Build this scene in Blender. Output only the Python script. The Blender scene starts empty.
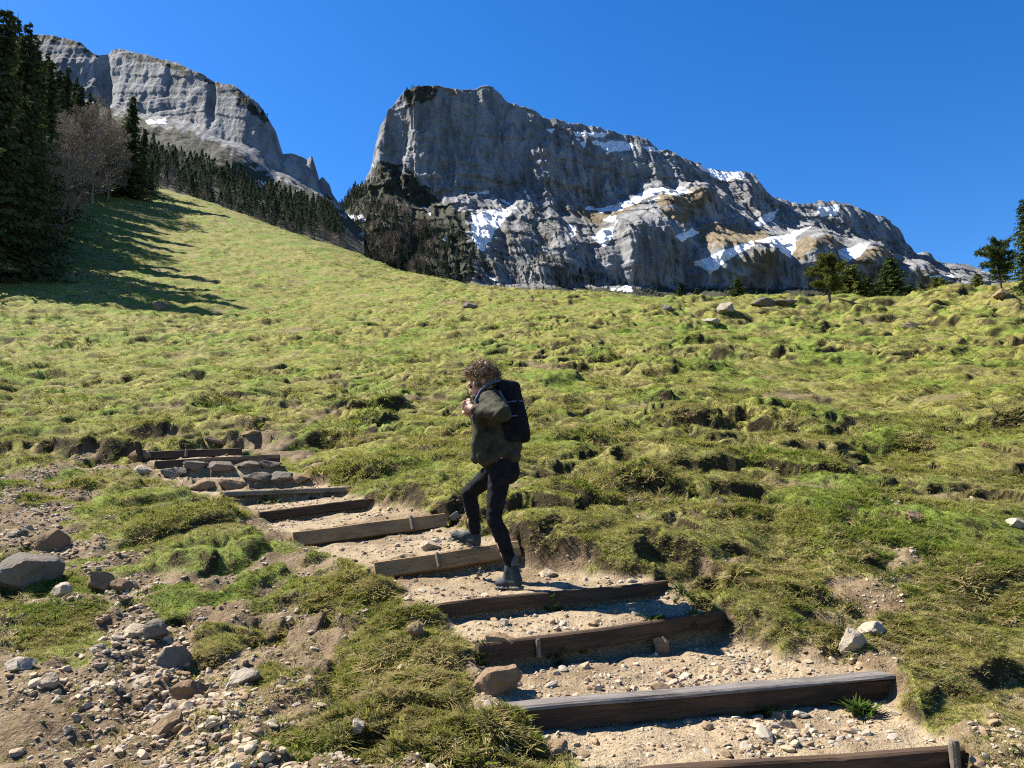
import bpy, bmesh, math, random
import numpy as np
import time
_T0 = time.time()
from mathutils import Vector, Matrix, Euler

random.seed(11)
rng = np.random.default_rng(11)
sc = bpy.context.scene
COL = sc.collection

# ------------------------------------------------------------------ camera
ZC = 1.6                       # eye height of the photographer
F = 773.0                      # focal length in pixels of a 1024 px wide frame
PITCH = math.atan(116 / F)
CPI, SPI = math.cos(PITCH), math.sin(PITCH)


def P(px, py, Y):
    """Point of the place seen in direction (px, py) at forward distance Y."""
    px, py, Y = np.asarray(px, float), np.asarray(py, float), np.asarray(Y, float)
    a, b = (px - 512) / F, (384 - py) / F
    fy, fz = CPI - b * SPI, SPI + b * CPI
    return np.stack(np.broadcast_arrays(a / fy * Y, Y, ZC + fz / fy * Y), -1)


def PV(px, py, Y):
    return Vector([float(v) for v in P(px, py, Y)])


def proj(x, y, z):
    yc = y * CPI + (z - ZC) * SPI
    zc = -y * SPI + (z - ZC) * CPI
    yc = np.maximum(yc, 0.05)
    return 512 + F * x / yc, 384 - F * zc / yc


cam = bpy.data.cameras.new('camera')
cam.sensor_width = 36
cam.lens = F / 1024 * 36
cam.clip_start = 0.05
cam.clip_end = 30000
camo = bpy.data.objects.new('camera', cam)
COL.objects.link(camo)
camo.location = (0, 0, ZC)
camo.rotation_euler = (math.pi / 2 + PITCH, 0, 0)
sc.camera = camo

# ------------------------------------------------------------------ light
SUN_EL, SUN_AHEAD = math.radians(48), math.radians(21)
SUN = Vector((-math.cos(SUN_AHEAD) * math.cos(SUN_EL), math.sin(SUN_AHEAD) * math.cos(SUN_EL), math.sin(SUN_EL)))
sl = bpy.data.lights.new('sun', 'SUN')
sl.energy = 5.0
sl.angle = math.radians(0.5)
sl.color = (1.0, 0.93, 0.82)
so = bpy.data.objects.new('sun', sl)
COL.objects.link(so)
so.rotation_euler = SUN.to_track_quat('Z', 'Y').to_euler()
so.location = (-50, 20, 60)

w = bpy.data.worlds.new('World')
sc.world = w
w.use_nodes = True
wn = w.node_tree
wn.nodes.clear()
sky = wn.nodes.new('ShaderNodeTexSky')
sky.sky_type = 'NISHITA'
sky.sun_disc = False
sky.sun_elevation = SUN_EL
sky.sun_rotation = math.atan2(SUN.x, SUN.y)
sky.altitude = 1400
sky.air_density = 1.0
sky.dust_density = 0.35
sky.ozone_density = 3.5
bg = wn.nodes.new('ShaderNodeBackground')
bg.inputs['Strength'].default_value = 0.064
wo = wn.nodes.new('ShaderNodeOutputWorld')
hs = wn.nodes.new('ShaderNodeHueSaturation')
hs.inputs['Saturation'].default_value = 1.33
hs.inputs['Hue'].default_value = 0.507
hs.inputs['Value'].default_value = 1.04
wn.links.new(sky.outputs[0], hs.inputs['Color'])
wn.links.new(hs.outputs[0], bg.inputs[0])
wn.links.new(bg.outputs[0], wo.inputs[0])

sc.view_settings.view_transform = 'Standard'
sc.view_settings.look = 'None'
sc.view_settings.gamma = 1
sc.view_settings.use_curve_mapping = False
sc.view_settings.exposure = 1.68
sc.render.engine = 'CYCLES'
sc.cycles.max_bounces = 6
sc.cycles.diffuse_bounces = 3
sc.cycles.glossy_bounces = 2
sc.cycles.transmission_bounces = 3
sc.cycles.volume_bounces = 0
sc.cycles.use_denoising = False
sc.cycles.filter_width = 1.15
sc.cycles.sample_clamp_indirect = 6

# ------------------------------------------------------------------ noise
_perm = np.random.default_rng(3).permutation(256).astype(np.int32)
_perm = np.concatenate([_perm, _perm])
_ga = np.arange(256) * (2 * np.pi / 256)
_gx, _gy = np.cos(_ga).astype(np.float32), np.sin(_ga).astype(np.float32)


def pn(x, y, seed=0):
    x = np.asarray(x, np.float64) + seed * 17.37
    y = np.asarray(y, np.float64) + seed * 9.71
    xf, yf = np.floor(x), np.floor(y)
    xi, yi = xf.astype(np.int64) & 255, yf.astype(np.int64) & 255
    fx, fy = (x - xf).astype(np.float32), (y - yf).astype(np.float32)
    x1, y1 = (xi + 1) & 255, (yi + 1) & 255
    u = fx * fx * fx * (fx * (fx * 6 - 15) + 10)
    v = fy * fy * fy * (fy * (fy * 6 - 15) + 10)
    A, B = _perm[xi], _perm[x1]

    def g(h, dx, dy):
        return _gx[h] * dx + _gy[h] * dy
    n00 = g(_perm[A + yi], fx, fy)
    n10 = g(_perm[B + yi], fx - 1, fy)
    n01 = g(_perm[A + y1], fx, fy - 1)
    n11 = g(_perm[B + y1], fx - 1, fy - 1)
    a = n00 + u * (n10 - n00)
    b = n01 + u * (n11 - n01)
    return (a + v * (b - a)) * 1.5


def fbm(x, y, o=4, seed=0, gain=0.5):
    s, a = 0, 1.0
    for i in range(o):
        s = s + a * pn(x * 2.03 ** i, y * 2.03 ** i, seed + i)
        a *= gain
    return s


def ridge(x, y, o=3, seed=0):
    s, a = 0, 1.0
    for i in range(o):
        s = s + a * (1 - 2 * np.abs(pn(x * 2.1 ** i, y * 2.1 ** i, seed + i)))
        a *= 0.5
    return s


def sst(a, b, x):
    t = np.clip((x - a) / (b - a), 0, 1)
    return t * t * (3 - 2 * t)


# ------------------------------------------------------------------ objects
def tag(o, label=None, cat=None, group=None, kind=None):
    if label: o['label'] = label
    if cat: o['category'] = cat
    if group: o['group'] = group
    if kind: o['kind'] = kind
    return o


def link(name, me, parent=None, loc=None, rot=None):
    o = bpy.data.objects.new(name, me)
    COL.objects.link(o)
    if parent is not None:
        o.parent = parent
    if loc is not None:
        o.location = loc
    if rot is not None:
        o.rotation_euler = rot
    return o


def mesh(name, v, f, mat=None, smooth=False):
    me = bpy.data.meshes.new(name)
    me.from_pydata([tuple(map(float, q)) for q in v], [], [tuple(map(int, q)) for q in f])
    if mat: me.materials.append(mat)
    if smooth: me.shade_smooth()
    me.update()
    return me


def mesh_np(name, v, f, mat=None, smooth=False):
    """v (n,3) and f (m,k) arrays with one face size."""
    v, f = np.asarray(v, np.float32), np.asarray(f, np.int32)
    me = bpy.data.meshes.new(name)
    me.vertices.add(len(v))
    me.vertices.foreach_set('co', v.ravel())
    m, k = f.shape
    me.loops.add(m * k)
    me.loops.foreach_set('vertex_index', f.ravel())
    me.polygons.add(m)
    me.polygons.foreach_set('loop_start', np.arange(0, m * k, k, dtype=np.int32))
    me.polygons.foreach_set('loop_total', np.full(m, k, np.int32))
    if smooth:
        me.polygons.foreach_set('use_smooth', np.ones(m, bool))
    me.update(calc_edges=True)
    if mat: me.materials.append(mat)
    return me


def attr(me, name, arr):
    a = me.attributes.new(name, 'FLOAT', 'POINT')
    a.data.foreach_set('value', np.asarray(arr, np.float32).ravel())


def grid_faces(R, C):
    i = np.arange(R * C).reshape(R, C)
    return np.stack([i[:-1, :-1], i[:-1, 1:], i[1:, 1:], i[1:, :-1]], -1).reshape(-1, 4)


def dup(root, loc, rotz=0.0, scale=1.0, label=None, group=None):
    r = root.copy()
    COL.objects.link(r)
    r.location = loc
    r.rotation_euler = (0, 0, rotz)
    r.scale = (scale,) * 3 if not hasattr(scale, '__len__') else scale
    if label: r['label'] = label
    if group: r['group'] = group
    for ch in list(root.children):
        c = ch.copy()
        COL.objects.link(c)
        c.parent = r
    return r


# ------------------------------------------------------------------ materials
class NT:
    def __init__(self, name):
        self.m = bpy.data.materials.new(name)
        self.m.use_nodes = True
        self.t = self.m.node_tree
        self.t.nodes.clear()
        self.out = self.n('ShaderNodeOutputMaterial')

    def n(self, typ, **kw):
        x = self.t.nodes.new(typ)
        for k, v in kw.items():
            setattr(x, k, v)
        return x

    def set(self, sock, v):
        if hasattr(v, 'is_output'):
            self.t.links.new(v, sock)
        elif v is not None:
            if hasattr(v, '__len__') and len(v) == 3 and sock.type == 'RGBA':
                v = (*v, 1)
            sock.default_value = v

    def attr(self, name, typ='GEOMETRY'):
        return self.n('ShaderNodeAttribute', attribute_name=name, attribute_type=typ).outputs['Fac']

    def noise(self, scale, detail=4, rough=0.55, vec=None, dist=0.0):
        x = self.n('ShaderNodeTexNoise')
        x.inputs['Scale'].default_value = scale
        x.inputs['Detail'].default_value = detail
        x.inputs['Roughness'].default_value = rough
        x.inputs['Distortion'].default_value = dist
        if vec is not None: self.t.links.new(vec, x.inputs['Vector'])
        return x.outputs['Fac']

    def mapping(self, vec, scale):
        x = self.n('ShaderNodeMapping')
        self.t.links.new(vec, x.inputs['Vector'])
        x.inputs['Scale'].default_value = scale
        return x.outputs[0]

    def geo(self, k='Position'):
        return self.n('ShaderNodeNewGeometry').outputs[k]

    def obj(self):
        return self.n('ShaderNodeTexCoord').outputs['Object']

    def rand(self):
        return self.n('ShaderNodeObjectInfo').outputs['Random']

    def math(self, op, a, b=None, c=None, clamp=False):
        x = self.n('ShaderNodeMath', operation=op, use_clamp=clamp)
        self.set(x.inputs[0], a)
        if b is not None: self.set(x.inputs[1], b)
        if c is not None: self.set(x.inputs[2], c)
        return x.outputs[0]

    def step(self, a, b, x):
        r = self.n('ShaderNodeMapRange', interpolation_type='SMOOTHSTEP')
        self.set(r.inputs['Value'], x)
        r.inputs['From Min'].default_value = a
        r.inputs['From Max'].default_value = b
        return r.outputs[0]

    def mix(self, f, a, b):
        x = self.n('ShaderNodeMix', data_type='RGBA')
        self.set(x.inputs[0], f)
        self.set(x.inputs[6], a)
        self.set(x.inputs[7], b)
        return x.outputs[2]

    def sepz(self, vec, k=2):
        x = self.n('ShaderNodeSeparateXYZ')
        self.t.links.new(vec, x.inputs[0])
        return x.outputs[k]

    def bsdf(self, col, rough=0.9, bump=None, bstr=0.5, bdist=0.02, spec=0.2, metal=0.0):
        x = self.n('ShaderNodeBsdfPrincipled')
        self.set(x.inputs['Base Color'], col)
        self.set(x.inputs['Roughness'], rough)
        x.inputs['Specular IOR Level'].default_value = spec
        x.inputs['Metallic'].default_value = metal
        if bump is not None:
            b = self.n('ShaderNodeBump')
            b.inputs['Strength'].default_value = bstr
            b.inputs['Distance'].default_value = bdist
            self.t.links.new(bump, b.inputs['Height'])
            self.t.links.new(b.outputs[0], x.inputs['Normal'])
        self.t.links.new(x.outputs[0], self.out.inputs[0])
        return x


def leaf_mat(name, cols, trans=0.25, pos_scale=None, rough=0.7):
    """Foliage: a diffuse and a translucent lobe, tint varied per clump and over the ground."""
    k = NT(name)
    r = k.rand()
    if pos_scale:
        p = k.geo()
        n = k.step(0.36, 0.66, k.noise(pos_scale, 3, 0.6, p))
        c = k.mix(n, cols[0], cols[1])
        if len(cols) > 3:      # fresh green patches
            c = k.mix(k.step(0.50, 0.66, k.noise(0.42, 3, 0.6, p)), c, cols[3])
        c = k.mix(k.math('MULTIPLY', k.step(0.45, 1.0, r), 0.7), c, cols[2])
    else:
        p = k.obj()
        n = k.noise(1.3, 3, 0.6, p)
        c = k.mix(k.step(0.35, 0.7, n), cols[0], cols[1])
        c = k.mix(k.math('MULTIPLY', r, 0.6), c, cols[2])
    d = k.n('ShaderNodeBsdfDiffuse')
    t = k.n('ShaderNodeBsdfTranslucent')
    k.set(d.inputs[0], c)
    k.set(t.inputs[0], c)
    m = k.n('ShaderNodeMixShader')
    m.inputs[0].default_value = trans
    k.t.links.new(d.outputs[0], m.inputs[1])
    k.t.links.new(t.outputs[0], m.inputs[2])
    k.t.links.new(m.outputs[0], k.out.inputs[0])
    return k.m


def scatter(name, pts, rot, scl, idx, protos, label=None, kind='stuff', cat=None):
    """Uncountable ground cover: one object whose geometry nodes set the small meshes."""
    coll = bpy.data.collections.new(name + '_kinds')
    for i, me in enumerate(protos):
        o = bpy.data.objects.new('%s_kind_%02d' % (name, i), me)
        coll.objects.link(o)
    me = bpy.data.meshes.new(name)
    n = len(pts)
    me.vertices.add(n)
    me.vertices.foreach_set('co', np.asarray(pts, np.float32).ravel())
    a = me.attributes.new('rot', 'FLOAT_VECTOR', 'POINT')
    a.data.foreach_set('vector', np.asarray(rot, np.float32).ravel())
    a = me.attributes.new('scl', 'FLOAT_VECTOR', 'POINT')
    scl = np.asarray(scl, np.float32)
    if scl.ndim == 1: scl = np.repeat(scl[:, None], 3, 1)
    a.data.foreach_set('vector', scl.ravel())
    a = me.attributes.new('idx', 'INT', 'POINT')
    a.data.foreach_set('value', np.asarray(idx, np.int32))
    ng = bpy.data.node_groups.new(name + '_nodes', 'GeometryNodeTree')
    ng.interface.new_socket('Geometry', in_out='INPUT', socket_type='NodeSocketGeometry')
    ng.interface.new_socket('Geometry', in_out='OUTPUT', socket_type='NodeSocketGeometry')
    gi, go = ng.nodes.new('NodeGroupInput'), ng.nodes.new('NodeGroupOutput')
    ci = ng.nodes.new('GeometryNodeCollectionInfo')
    ci.inputs['Collection'].default_value = coll
    ci.inputs['Separate Children'].default_value = True
    ci.inputs['Reset Children'].default_value = True
    ip = ng.nodes.new('GeometryNodeInstanceOnPoints')
    ip.inputs['Pick Instance'].default_value = True

    def na(nm, ty):
        x = ng.nodes.new('GeometryNodeInputNamedAttribute')
        x.data_type = ty
        x.inputs['Name'].default_value = nm
        return [s for s in x.outputs if s.enabled and s.name == 'Attribute'][0]
    L = ng.links.new
    L(gi.outputs[0], ip.inputs['Points'])
    L(ci.outputs[0], ip.inputs['Instance'])
    L(na('idx', 'INT'), ip.inputs['Instance Index'])
    L(na('rot', 'FLOAT_VECTOR'), ip.inputs['Rotation'])
    L(na('scl', 'FLOAT_VECTOR'), ip.inputs['Scale'])
    L(ip.outputs[0], go.inputs[0])
    o = link(name, me)
    md = o.modifiers.new('scatter', 'NODES')
    md.node_group = ng
    tag(o, label, cat, kind=kind)
    return o
# ================================================================== GROUND
# crest of the meadow: px, py, distance
CREST = np.array([(-250, 60, 230), (0, 110, 230), (60, 132, 220), (110, 165, 190), (150, 187, 150), (200, 200, 138),
                  (250, 219, 125), (300, 236, 112), (350, 252, 100), (400, 269, 88), (430, 278, 80), (470, 286, 72),
                  (520, 291, 65), (600, 295, 62), (700, 300, 62), (760, 300, 60), (800, 298, 60), (850, 299, 60),
                  (900, 297, 58), (950, 291, 58), (1000, 287, 58), (1050, 284, 58), (1280, 275, 58)], float)
CTRL = [(0, 768, 3.5), (0, 700, 4.2), (0, 650, 5), (0, 600, 6), (0, 550, 7.5), (0, 500, 9.5), (0, 470, 12), (0, 440, 16),
        (0, 400, 24), (0, 350, 40), (0, 300, 58), (0, 270, 72), (30, 225, 95),
        (110, 230, 100), (100, 300, 60), (250, 300, 64), (250, 255, 92), (150, 215, 118), (200, 240, 102), (350, 290, 72),
        (180, 580, 6.4), (250, 520, 8.2), (150, 480, 11.2), (250, 400, 23), (250, 350, 38), (130, 440, 14.5), (300, 440, 14),
        (250, 650, 5.0), (250, 720, 3.95),
        (512, 768, 3.3), (560, 700, 3.85), (512, 600, 5.15), (540, 540, 6.4), (560, 500, 7.7), (512, 460, 10.2), (512, 420, 15),
        (512, 380, 23), (512, 340, 36), (512, 310, 50), (400, 400, 20), (400, 450, 12),
        (900, 768, 3.3), (900, 700, 4.0), (900, 640, 4.8), (900, 600, 5.3), (900, 550, 6.3), (900, 500, 7.9),
        (900, 450, 11), (900, 400, 17), (900, 350, 29), (900, 310, 48),
        (720, 640, 4.75), (720, 590, 5.5), (720, 540, 6.4), (720, 490, 8.1), (720, 440, 12), (720, 380, 21), (720, 330, 38),
        (-250, 768, 3.5), (-250, 600, 6), (-250, 470, 12), (-250, 380, 25), (-250, 280, 55), (-250, 170, 110),
        (1280, 768, 3.3), (1280, 600, 5.4), (1280, 470, 9), (1280, 380, 19), (1280, 310, 45)]
# step edges: left end (px, py, Y), right end (px, py, Y)
STEPS = [((590, 774, 3.2), (955, 749, 3.45)), ((511, 712, 3.7), (884, 679, 4.2)), ((484, 645, 4.35), (718, 612, 5.0)),
         ((438, 604, 5.0), (662, 581, 5.6)), ((378, 561, 5.95), (512, 541, 6.25)), ((296, 531, 7.1), (440, 513, 7.6)),
         ((262, 511, 8.4), (370, 498, 9.0)), ((222, 492, 9.6), (345, 487, 10.0)), ((180, 479, 10.6), (310, 476, 10.8)),
         ((165, 468, 11.3), (285, 465, 11.45)), ((157, 460, 11.9), (276, 454, 12.1)), ((150, 451, 12.45), (238, 448, 12.6))]
SW = [(P(*a), P(*b)) for a, b in STEPS]
ctrl = list(CTRL)
for (a, b) in STEPS[1:]:
    ctrl.append(((a[0] + b[0]) / 2, (a[1] + b[1]) / 2 + 6, (a[2] + b[2]) / 2))
pts = [P(*c) for c in ctrl]
for c in CREST[[0, 1, 2, 3, 4, 5, 6, 8, 10, 12, 13, 14, 16, 18, 20, 22]]:
    pts.append(P(*c))
    for k, d in ((1.3, 14), (2.0, 90)):
        pts.append(P(c[0], c[1] + d * (0.6 if c[0] < 150 else 1), c[2] * k))
pts = np.array(pts)
far = np.array([(u * Y, Y, ZC + e * Y) for Y, e in ((600, .06), (1600, .05), (5000, .02), (12000, .0)) for u in (-1.1, -.6, -.2, .2, .6, 1.1)])
pts = np.concatenate([pts, far])
Yp = pts[:, 1]
cu, cv, ce = pts[:, 0] / Yp, 0.5 * np.log(Yp), (pts[:, 2] - ZC) / Yp


def _phi(r2):
    return r2 * np.log(r2 + 1e-12)


NCT = len(cu)
A = np.zeros((NCT + 3, NCT + 3))
A[:NCT, :NCT] = _phi((cu[:, None] - cu) ** 2 + (cv[:, None] - cv) ** 2) + np.eye(NCT) * 4e-4
A[:NCT, NCT:] = np.stack([np.ones(NCT), cu, cv], 1)
A[NCT:, :NCT] = A[:NCT, NCT:].T
TW = np.linalg.solve(A, np.concatenate([ce, np.zeros(3)]))


def base(x, y):
    x, y = np.asarray(x, float), np.asarray(y, float)
    sh = x.shape
    x, y = x.ravel(), y.ravel()
    Yc = np.maximum(y, 3.2)
    u, v = (x / Yc), 0.5 * np.log(Yc)
    u = np.clip(u, -1.6, 1.6)
    e = TW[NCT] + TW[NCT + 1] * u + TW[NCT + 2] * v
    for i in range(NCT):
        e = e + TW[i] * _phi((u - cu[i]) ** 2 + (v - cv[i]) ** 2)
    z = ZC + Yc * e + 0.12 * (np.minimum(y, 3.2) - 3.2)
    return z.reshape(sh)


_hY = np.exp(np.linspace(math.log(2.6), math.log(320), 700))


def hit(px, py, fn=None):
    """First ground point seen in direction (px, py)."""
    q = P(px, py, _hY)
    z = (fn or base)(q[:, 0], q[:, 1])
    d = z - q[:, 2]
    i = np.argmax(d > 0) if (d > 0).any() else np.argmax(d)
    if i == 0: return q[0]
    t = d[i - 1] / (d[i - 1] - d[i]) if d[i] > 0 else 1.0
    Y = _hY[i - 1] + (_hY[i] - _hY[i - 1]) * t
    return P(px, py, Y)


# bare earth against turf, 32 px x 20.5 px cells from py 440 down
DIRT = ["00002566530000000000000000000000", "44565555430000000000000000000000", "76312466555200000000000000220000",
        "86200035776654100000000022000000", "88410003777777430000000001000000", "66731001366777730000000000222000",
        "67884101463368888643200012555300", "56896324742238999988621012565300", "34698657533127999999963323565210",
        "33499667464112699999999654445200", "87799657675334699999999865443210", "99889745785235799999999999853221",
        "99779976895124789999999999953220", "99889987995213786799999999985430", "99999987996212575699999999999653",
        "99999976997311344479999999999832"]
DG = np.array([[int(c) for c in r] for r in DIRT], float) / 9.0
DG[8:, 10:15] += 0.2
DG = np.clip(np.concatenate([np.zeros((1, 32)), DG, DG[-1:]], 0), 0, 1)
_trails = []
for tr, wd in (([(275, 440), (320, 420), (380, 405), (440, 396), (475, 392)], 0.28), ([(238, 446), (262, 438), (290, 428)], 0.45),
               ([(380, 404), (330, 402), (280, 412)], 0.2), ([(30, 470), (90, 468), (150, 466)], 0.3)):
    _trails.append((np.array([hit(*q)[:2] for q in tr]), wd))


def segdist(x, y, pl):
    d = np.full(x.shape, 1e9)
    for (ax, ay), (bx, by) in zip(pl[:-1], pl[1:]):
        dx, dy = bx - ax, by - ay
        t = np.clip(((x - ax) * dx + (y - ay) * dy) / (dx * dx + dy * dy), 0, 1)
        d = np.minimum(d, np.hypot(x - ax - t * dx, y - ay - t * dy))
    return d


def dirt_map(x, y, zb):
    px, py = proj(x, y, zb)
    gx = np.clip(px / 32 - 0.5, 0, 30.999)
    gy = np.clip((py - 440) / 20.5 + 0.5, 0, len(DG) - 1.001)
    i, j = gx.astype(int), gy.astype(int)
    fx, fy = gx - i, gy - j
    d = (DG[j, i] * (1 - fx) + DG[j, i + 1] * fx) * (1 - fy) + (DG[j + 1, i] * (1 - fx) + DG[j + 1, i + 1] * fx) * fy
    d = np.where(y < 3.0, np.maximum(d, 0.3), d)
    n = fbm(x * 1.6, y * 1.6, 4, 40)
    d = d + 0.62 * n * (0.25 + sst(0.02, 0.2, d))
    d = sst(0.36, 0.64, d)
    near = y < 40
    for pl, wd in _trails:
        dd = np.full(x.shape, 9.0)
        dd[near] = segdist(x[near], y[near], pl)
        d = np.maximum(d, sst(wd, wd * 0.4, dd + 0.12 * n) * 0.9)
    nearby = (y > 1) & (y < 10)
    bare = np.zeros(x.shape)
    bare[nearby] = 1 - sst(-.50, -.15, fbm(x[nearby] * 2.3, y[nearby] * 2.3, 3, 86))
    d = np.maximum(d, bare * .8 * sst(10, 8, y))
    # bare scrapes scattered over the meadow
    m2 = fbm(x * 0.35, y * 0.5, 4, 60)
    d = np.maximum(d, sst(0.62, 0.85, m2) * 0.75 * (y > 9))
    return d


MOUNDS = [(140, 503, .7, .2), (215, 556, .62, .24), (110, 488, .6, .16), (185, 525, .55, .22), (270, 556, .32, .12), (330, 602, .34, .11),
          (295, 612, .25, .1), (432, 606, .26, .14), (400, 640, .26, .08), (446, 650, .15, .11), (348, 566, .2, .05), (400, 690, .38, .06),
          (370, 722, .36, .06), (545, 742, .16, .12), (430, 745, .35, .07), (500, 760, .2, .08), (235, 655, .16, .1), (250, 690, .14, .07), (75, 592, .35, .07),
          (40, 640, .30, .05), (60, 655, .3, .04), (20, 470, .6, .12), (12, 488, .35, .14), (125, 472, .35, .08), (90, 560, .2, .05),
          (975, 535, .5, .16), (1000, 592, .52, .18), (985, 640, .4, .12), (930, 668, .28, .08), (985, 672, .25, .08), (800, 545, .42, .12), (745, 590, .28, .08),
          (545, 505, .48, .22), (600, 500, .4, .16), (645, 492, .45, .17), (700, 470, .5, .2), (760, 480, .4, .14), (735, 500, .35, .13), (830, 505, .5, .12),
          (690, 500, .3, .14), (570, 540, .3, .1), (615, 530, .3, .08), (660, 560, .4, .06), (720, 620, .22, .07), (860, 560, .3, .07),
          (430, 430, .6, .16), (390, 470, .5, .14), (350, 470, .45, .14), (330, 440, .5, .15), (430, 385, 1.0, .3), (470, 395, .8, .3), (400, 350, .8, .2),
          (60, 398, 1.0, .38), (25, 400, .6, .3), (90, 404, .8, .3), (290, 430, .5, .18), (420, 480, .4, .14), (400, 500, .4, .12), (450, 500, .4, .12), (460, 335, 1.0, .4),
          (700, 350, 1.2, .35), (640, 355, 1.2, .3), (600, 360, 1.0, .3), (560, 380, .8, .25), (790, 320, 1.6, .5), (880, 318, 1.6, .5), (860, 335, 1.4, .4),
          (960, 320, 1.6, .5), (1005, 330, 1.5, .5), (830, 345, 1.2, .35), (650, 375, .9, .25), (740, 360, 1.0, .3), (780, 390, .8, .22), (700, 405, .8, .22)]
_mw = [(hit(a, b), r, h) for a, b, r, h in MOUNDS]


def corridor(x, y):
    """(weight, height, tread number) of the stepped path."""
    wgt = np.zeros(x.shape)
    hz = np.zeros(x.shape)
    n = pn(x * 3.1, y * 3.1, 5) * 0.10 + pn(x * 8, y * 8, 6) * 0.04
    lines = [((np.array([SW[0][0][0] - .1, SW[0][0][1] - 1.3, SW[0][0][2] - .16])), np.array([SW[0][1][0] - .2, SW[0][1][1] - 1.3, SW[0][1][2] - .16]))] + SW
    e = P(268, 438, 14.2)
    lines = lines + [(e + np.array([-.5, 0, 0]), e + np.array([.4, .2, 0]))]
    for (La, Ra), (Lb, Rb) in zip(lines[:-1], lines[1:]):
        def sd(L, R):
            d = R - L
            l = math.hypot(d[0], d[1])
            return ((x - L[0]) * (-d[1]) + (y - L[1]) * d[0]) / l - 0.04
        da, db = sd(La, Ra), sd(Lb, Rb)
        ins = (da >= 0) & (db < 0)
        t = np.clip(da / np.maximum(da - db, 1e-6), 0, 1)
        Lx, Ly = La[0] + (Lb[0] - La[0]) * t, La[1] + (Lb[1] - La[1]) * t
        Rx, Ry = Ra[0] + (Rb[0] - Ra[0]) * t, Ra[1] + (Rb[1] - Ra[1]) * t
        ww = np.hypot(Rx - Lx, Ry - Ly)
        s = ((x - Lx) * (Rx - Lx) + (y - Ly) * (Ry - Ly)) / np.maximum(ww * ww, 1e-6)
        edge = np.minimum(s, 1 - s) * ww + n
        k = sst(-0.14, 0.08, edge) * ins
        rise = np.clip((Lb[2] + Rb[2] - La[2] - Ra[2]) / 2 - 0.17, 0.0, 0.03)
        z = La[2] + (Ra[2] - La[2]) * np.clip(s, -.2, 1.2) - 0.016 + rise * sst(0.0, 1.0, t) + 0.02 * t
        better = k > wgt
        hz = np.where(better, z, hz)
        wgt = np.where(better, k, wgt)
    return wgt, hz


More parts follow.
